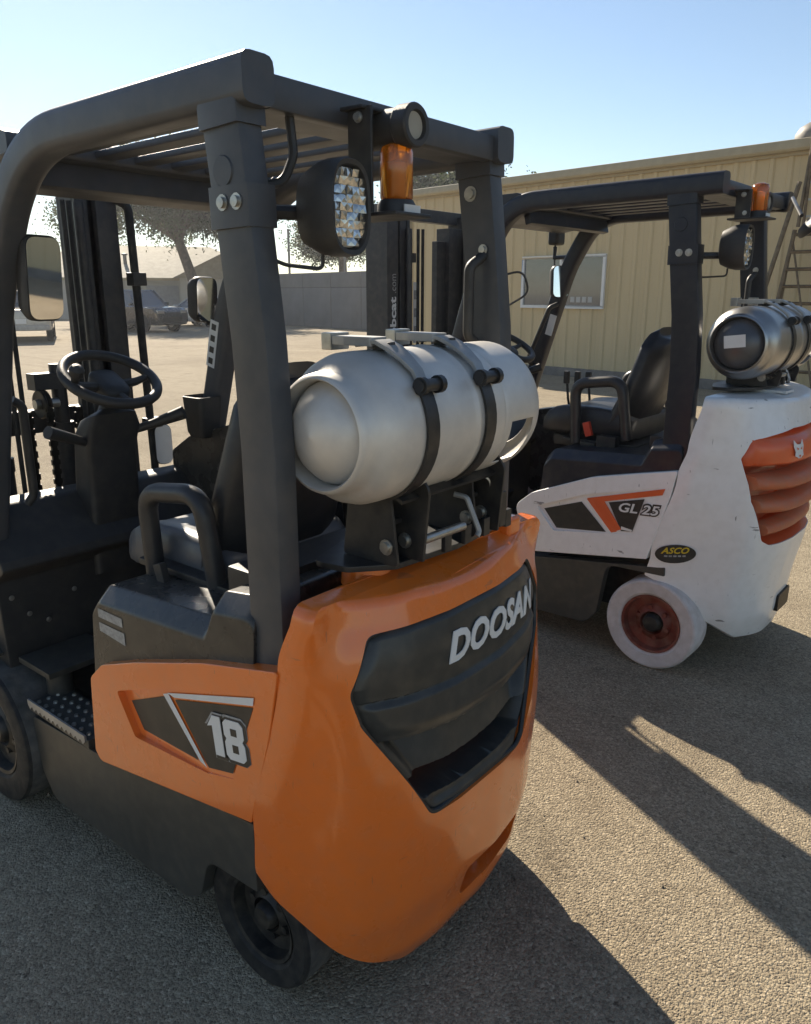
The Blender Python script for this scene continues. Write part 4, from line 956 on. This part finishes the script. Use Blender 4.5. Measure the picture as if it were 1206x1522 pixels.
for i in range(4):
    q = MB().box((0, 0, 0), (.024, .001, .022), Matrix.Rotation(-.26, 3, 'Y')).build('label_symbol', BLACKD, lo); q.location = (-.0+(i-1.5)*-.0107*-1*-1, .0015, (i-1.5)*.040)
MB().tube(fillet([(.36, -.44, 1.72), (.30, -.50, 1.74), (.29, -.52, 1.68), (.36, -.44, 1.62)], [0, .03, .03, 0], 6, closed=False), .003, 6).build('loose_wire', PLASTIC, A)
# handle by the left front post, hose reel, standing hose tube and lower mirror at the mast
MB().tube(fillet([(1.60, .33, 1.36), (1.60, .30, 1.34), (1.62, .29, 1.05), (1.63, .31, 1.02)], [0, .03, .03, 0], 5, closed=False), .014, 10).build('grab_handle', PLASTIC, A)
reel = MB().lathe([(.02, -.012), (.05, -.014), (.055, -.008), (.048, -.003), (.048, .003), (.055, .008), (.05, .014), (.02, .012)], (2.02, .03, 1.28), (0, 1, 0), 28, loop=True).build('chain_pulley', CHAIN, A)
MB().tube([(2.02, .06, 1.28), (2.02, -.03, 1.28)], .018, 12).build('pulley_pin', ZINC, reel)
ch = MB(); z = .40; q = 0
while z < 1.28:
    ch.box((1.973, .03, z), (.012, .03 if q % 2 else .02, .02)); z += .018; q += 1
ch.build('free_lift_chain', CHAIN, reel)
MB().tube([(2.06, -.06, .2), (2.06, -.06, 1.2)], .04, 16).tube([(2.06, -.06, 1.2), (2.06, -.06, 1.42)], .028, 16).box((2.05, -.03, 1.36), (.06, .16, .06)).build('free_lift_cylinder', MASTM, A, sharp=40)
MB().tube(fillet([(2.0, -.33, 2.02), (1.98, -.375, 2.0), (1.98, -.395, 1.0), (2.0, -.395, .6)], [0, .05, .05, 0], 6, closed=False), .016, 10).build('standing_hose', RUBBER, A)
MB().box((1.98, -.385, 1.73), (.05, .06, .05)).box((1.97, -.395, 1.165), (.05, .07, .04)).build('hose_clip', BLACKST, A, bevel=.004)
mirror(A, (1.95, -.425, 1.07), .075, .17, -.2, 0, arm=[(1.99, -.40, 1.16), (1.97, -.42, 1.15)], glass=WHITED)  # pale reflection painted on as white glass
TA = cylinder('gas_cylinder', 'bare aluminium propane cylinder with two black straps, lying across the orange forklift', 'propane cylinders', (0, 0, 0), 0, ALU, .232, 1.41, .370, -.262, .157, [(188, 232)], False)

# ================================================================== white forklift (behind, right)
HB = .5; BX, BY, BR = -.089, -2.324, -.03
B = thing('forklift', 'white forklift with orange louvres and white tyres, parked beyond the orange one', 'forklift', (BX, BY, 0), BR, 'forklifts in the yard')
def decalsB(po, y):
    e = .0022
    def poly(pts, m, name, d=e): MB().add([(p[0], y(p[0])+d, p[1]) for p in pts], [tuple(range(len(pts)))]).build(name, m, po)
    poly([(1.015, .662), (.812, .733), (.675, .612), (.94, .578)], BLACKD, 'decal')
    poly([(.785, .752), (.755, .757), (.62, .625), (.648, .615)], ORANGE2, 'decal_stripe', e*1.6)
    poly([(.785, .755), (.41, .862), (.42, .832), (.73, .745)], ORANGE2, 'decal_stripe', e*1.6)
    poly([(.760, .757), (.70, .765), (.60, .640), (.63, .624)], ORANGE2, 'decal_stripe', e*1.2)
    poly([(.672, .755), (.50, .800), (.545, .640), (.60, .632)], BLACKD, 'decal')
    poly([(.60, .655), (.545, .648), (.548, .640), (.60, .640)], WHITED, 'decal_stripe', e*2)
    for off, m, d, gx in ((.10, BLACKD, .005, .007), (.02, WHITED, .007, 0)):
        lettering('GL 25', (.190+2*gx, .044+2*gx), lambda a, b, c, d=d, gx=gx: (.617+gx-a, HB+.0005+d+c*.3, .722-gx+b+.07*a), m, po, shear=.2, offset=off, name='numeral')
kB = dict(b=True, guard=NAVY, console=[(.60, .88), (.66, 1.04), (1.40, 1.04), (1.62, 1.0), (1.62, .50), (1.0, .50)], levers=(1.15, -.10, 1.0), gw=.43, gt=2.14, dz=.03, hw=HB, cw=None, paint=WHITEP, hoodm=mat('dark_blue_hood_plastic', (.018, .020, .028), .34, var=.1, bump=.05, bscale=300, dust=.1),
    panel=[(1.17, .66), (1.08, .735), (.76, .862), (.52, .915), (.365, .948), (.385, .83), (.47, .525), (1.06, .435), (1.14, .53)],
    panel_r=[.05, .1, .4, .5, .01, 0, .005, .05, .03],
    recess=[(1.05, .672), (.80, .77), (.41, .868), (.53, .628), (.60, .618), (.95, .565)], decals=decalsB,
    rw=(.43, .50, .215, .15), fw=(1.72, .54, .27, .19), rtyre=(WTYRE, WTYRE, REDRIM, .140, DARKRIM), ftyre=(WTYRE, WTYRE, REDRIM, .17),
    beacon=lambda g_: ((.25, .215, g_-.165), (.235, .115, g_-.095)), rail=[(1.31, 2.088), (1.47, 1.82), (1.80, .80)], rail_r=[.36, .7, 0], arch=[(.385, .458), (.665, .45), (.70, .20), (.76, .13)], pw=.115, pillar=(.405, .478), lamp=(.24, .325, 1.86), lamp_rz=.0, seat_z=.985, cush=VINYL, mast=(2.15, .28, .46, 2.14, .08, MASTM, True))
truck(B, kB)
wB = Weight(xs=[(.2, .47), (.43, .478), (.55, .455), (.93, .365), (1.05, .335), (1.28, .29)], W=[(.1, .44), (.3, .485), (.8, .502), (1.3, .48)],
    xr=[(.1, .06), (.3, .02), (.7, -.03), (1.0, -.035), (1.3, .03)], cor=.10, zb=[(0, .14), (.40, .15), (.60, .235), (.70, .27), (.78, .38), (1, .435)], zt=[(0, 1.235), (.5, 1.245), (1, 1.25)],
    corner_w=[(.1, .26), (.4, .33), (.8, .35), (1.3, .33)])
cwB = wB.solid().build('counterweight', WHITEP, B, sharp=32)
hexB = fillet([(.40, 1.10), (.425, 1.02), (.40, .84), (.335, .66), (.29, .635), (-.29, .635), (-.335, .66), (-.40, .84), (-.425, 1.02), (-.40, 1.10), (-.2, 1.135), (.2, 1.135)], .03, 4)
cut = MB().yz(hexB, -.4, .26).build('cut', WHITEP); boolean(cwB, cut)
def hexwB(z): return interp_l(z, [(.635, .31), (.66, .335), (.84, .40), (1.02, .425), (1.10, .40), (1.135, .25)])
lin = MB(); rowsG = []
for j in range(41):
    z = lerp(.637, 1.133, j/40); w = hexwB(z)
    rowsG.append([V(wB.x_at(-w*(2*i/40-1)*.998, z)+.004+.17*smooth(0, .10, 1-abs(2*i/40-1))*smooth(.637, .67, z)*smooth(1.133, 1.10, z), -w*(2*i/40-1), z) for i in range(41)])
lin.rings(rowsG, closed=False).build('louvre_recess', ORANGE2, cwB, sharp=60)
def fin(z0, z1, prot, m, w_=1.0):
    f = MB(); R = []
    for i in range(25):
        u = 2*i/24-1; zc = (z0+z1)/2; w = hexwB(zc)*.965*w_; y = -w*u; xs = wB.x_at(y, zc)
        e = (1-abs(u)**6)
        R.append([V(xs+.07, y, z0), V(xs+.01-prot*e, y, z0+.004), V(xs-.006-prot*e, y, z0+.018), V(xs-.004-prot*e*.95, y, lerp(z0, z1, .6)), V(xs+.012-prot*e*.6, y, lerp(z0, z1, .85)), V(xs+.07, y, z1)])
    return f.rings(R).build('louvre', m, cwB, sharp=50)
FINM = mat('weathered_orange_louvre', (.60, .125, .04), .5, var=.2, vscale=5, col2=(.42, .15, .07), dust=.25)
fin(.985, 1.118, .010, ORANGE2); fin(.882, .952, .022, FINM, .98); fin(.782, .850, .022, FINM, .97); fin(.675, .735, -.015, FINM, .94)
# cat-like emblem on the top louvre: head outline with two pointed ears
em = [(-.030, .036), (-.016, .020), (-.012, .018), (-.006, .018), (.006, .018), (.012, .018), (.016, .020), (.030, .036), (.034, .010), (.026, -.012), (.030, -.030), (.016, -.034), (.008, -.040), (-.008, -.040), (-.016, -.034), (-.030, -.030), (-.026, -.012), (-.034, .010)]
MB().prism([(y+.22, z+1.055) for y, z in em], lambda p: (wB.x_at(p[0], p[1])-.0205, p[0], p[1]), lambda p: (wB.x_at(p[0], p[1])-.0225, p[0], p[1])).build('emblem', WHITED, cwB)
ec = [[(-.020, .008), (-.006, .000), (-.016, -.006)], [(.020, .008), (.006, .0), (.016, -.006)], [(-.008, -.026), (.008, -.026), (0, -.040)]]
for q in ec: MB().add([(wB.x_at(y+.22, z+1.055)-.0235, y+.22, z+1.055) for y, z in q], [(0, 1, 2)]).build('emblem_mark', ORANGE2, cwB)
# dealer sticker on the flank
def flankB(a, z, d):
    """point on the counterweight's left flank: a = x position"""
    P = wB.plan(z, 64)
    for p, q in zip(P, P[1:]):
        if (p.x-a)*(q.x-a) <= 0 and p.x != q.x:
            f = (a-p.x)/(q.x-p.x); pt = p.lerp(q, f); n = Vector((q.y-p.y, -(q.x-p.x))).normalized()
            if n.y < 0: n = -n
            return V(pt.x+n.x*d, pt.y+n.y*d, z)
    return V(a, P[0].y+d, z)
ov = [(.350+cos(2*pi*i/28)*.083*1.0, .572+sin(2*pi*i/28)*.044-cos(2*pi*i/28)*.012) for i in range(28)]
rg = [[flankB(.350+(a-.350)*f, .572+(z-.572)*f, .006) for a, z in ov] for f in (1, .75, .5, .25, .02)]
stk = MB().rings(rg, cap=False).build('dealer_sticker', BLACKD, cwB)
lettering('ASCO', (.112, .030), lambda a, b, c: flankB(.406-a, .574+b+.14*(a-.056), .0085+c*.2), YELLOWD, stk, shear=.3, offset=.03)
for q_ in range(5):
    MB().add([flankB(.392-q_*.018-dx, .553+dz+.0025*q_, .008) for dx, dz in ((0, 0), (.013, .0018), (.013, .0098), (0, .008))], [(0, 1, 2, 3)]).build('sticker_mark', GREYD, stk)
# tow pocket and scuffs
MB().yz(fillet([(.05, .25), (.05, .33), (-.12, .34), (-.12, .25)], .015, 3), wB.x_at(0, .29)-.012, .10).build('tow_coupling', CHAIN, cwB, bevel=.006)
TBB = tank_bracket(B, .22, 1.48, .15, (.13, -.10), (.13, -.13), 1.278)
TB = cylinder('gas_cylinder', 'dull steel propane cylinder with a white paper label on its end, on the white forklift', 'propane cylinders', (BX, BY, 0), BR, ALU2, .22, 1.48, .38, -.36, .15, [(188, 232)], True)
MB().box((.19, .04, 1.268), (.22, .11, .012)).build('top_cover_plate', WHITED, cwB, bevel=.003)
# mast lettering, reading upwards on the left mast channel
def mastB(a, b, c): return (2.15-.0835-c*.3, .392+b, 1.40+a)
lettering('bobcat', (.26, .05), mastB, WHITED, B, offset=.03)
lettering('.com', (.10, .03), lambda a, b, c: mastB(a+.28, b, c), GREYD, B, offset=.0)
# head lamp and mirrors
hl = MB().box((1.60, -.50, 1.995), (.07, .09, .09)).build('head_lamp', PLASTIC, B, bevel=.02, seg=3)
MB().tube([(1.60, -.49, 1.94), (1.59, -.47, 1.88), (1.45, -.44, 1.88)], .012, 8).build('lamp_arm', BLACKST, hl)
MB().tube(fillet([(1.60, -.49, 1.95), (1.57, -.44, 1.80), (1.47, -.42, 1.82)], [0, .05, 0], 5, closed=False), .005, 6).build('lamp_cable', PLASTIC, hl)
mirror(B, (1.50, -.40, 1.745), .11, .18, -.45, .05, arm=[(1.46, -.43, 1.82), (1.50, -.41, 1.80)])
MB().tube(fillet([(1.50, -.38, 1.62), (1.53, -.34, 1.60), (1.66, -.34, 1.30), (1.66, -.38, 1.27)], [0, .03, .03, 0], 5, closed=False), .013, 10).build('grab_handle', PLASTIC, B)
lo = MB().box((1.545, -.3915, 1.50), (.045, .002, .12), Matrix.Rotation(-.26, 3, 'Y')).build('pillar_label', WHITED, B)
MB().tube(fillet([(.42, -.40, 2.07), (.30, -.36, 2.05), (.24, -.20, 2.09), (.16, .0, 2.03), (.12, .07, 1.99)], [0, .05, .05, .05, 0], 5, closed=False), .008, 8).build('mirror_stalk', BLACKST, B)
cm = V(.07, .07, 1.95); rot = Matrix.Rotation(.5, 3, 'Z') @ Matrix.Rotation(-.75, 3, 'Y')
cmo = MB().rings([[cm+rot @ V(x, p[0]*k_, p[1]*k_) for p in [(cos(2*pi*i/28)*.10, sin(2*pi*i/28)*.065) for i in range(28)]] for x, k_ in ((.03, .3), (.022, .8), (.005, 1.0), (-.004, 1.0))]).build('convex_mirror', PLASTIC, B, sharp=50)
MB().rings([[cm+rot @ V(x, p[0]*k_, p[1]*k_) for p in [(cos(2*pi*i/28)*.096, sin(2*pi*i/28)*.062) for i in range(28)]] for x, k_ in ((-.004, .99), (-.009, .8), (-.013, .45), (-.014, .05))]).build('glass', GLASSB, cmo, sharp=60)

# ------------------------------------------------------------------ loose grit on the yard
rg_ = random.Random(21); gv = MB()
for i in range(420):
    x, y = rg_.uniform(-1.6, 2.5), rg_.uniform(-4.5, 2.2); s_ = rg_.choice((.003, .004, .004, .006, .009))*rg_.uniform(.7, 1.2)
    c_ = V(x, y, s_*.35); o_ = [V(rg_.uniform(.6, 1.1)*s_*a, rg_.uniform(.6, 1.1)*s_*b, rg_.uniform(.5, .8)*s_*d) for a, b, d in ((1, 0, 0), (0, 1, 0), (-1, 0, 0), (0, -1, 0), (0, 0, 1), (0, 0, -1))]
    gv.add([c_+o for o in o_], [(0, 1, 4), (1, 2, 4), (2, 3, 4), (3, 0, 4), (1, 0, 5), (2, 1, 5), (3, 2, 5), (0, 3, 5)])
gvo = gv.build('loose_gravel', mat('loose_stone', (.30, .25, .18), .9, var=.35, vscale=9), None, sharp=20); gvo['kind'] = 'stuff'
gvo['label'] = 'loose grit scattered over the asphalt yard'; gvo['category'] = 'gravel'
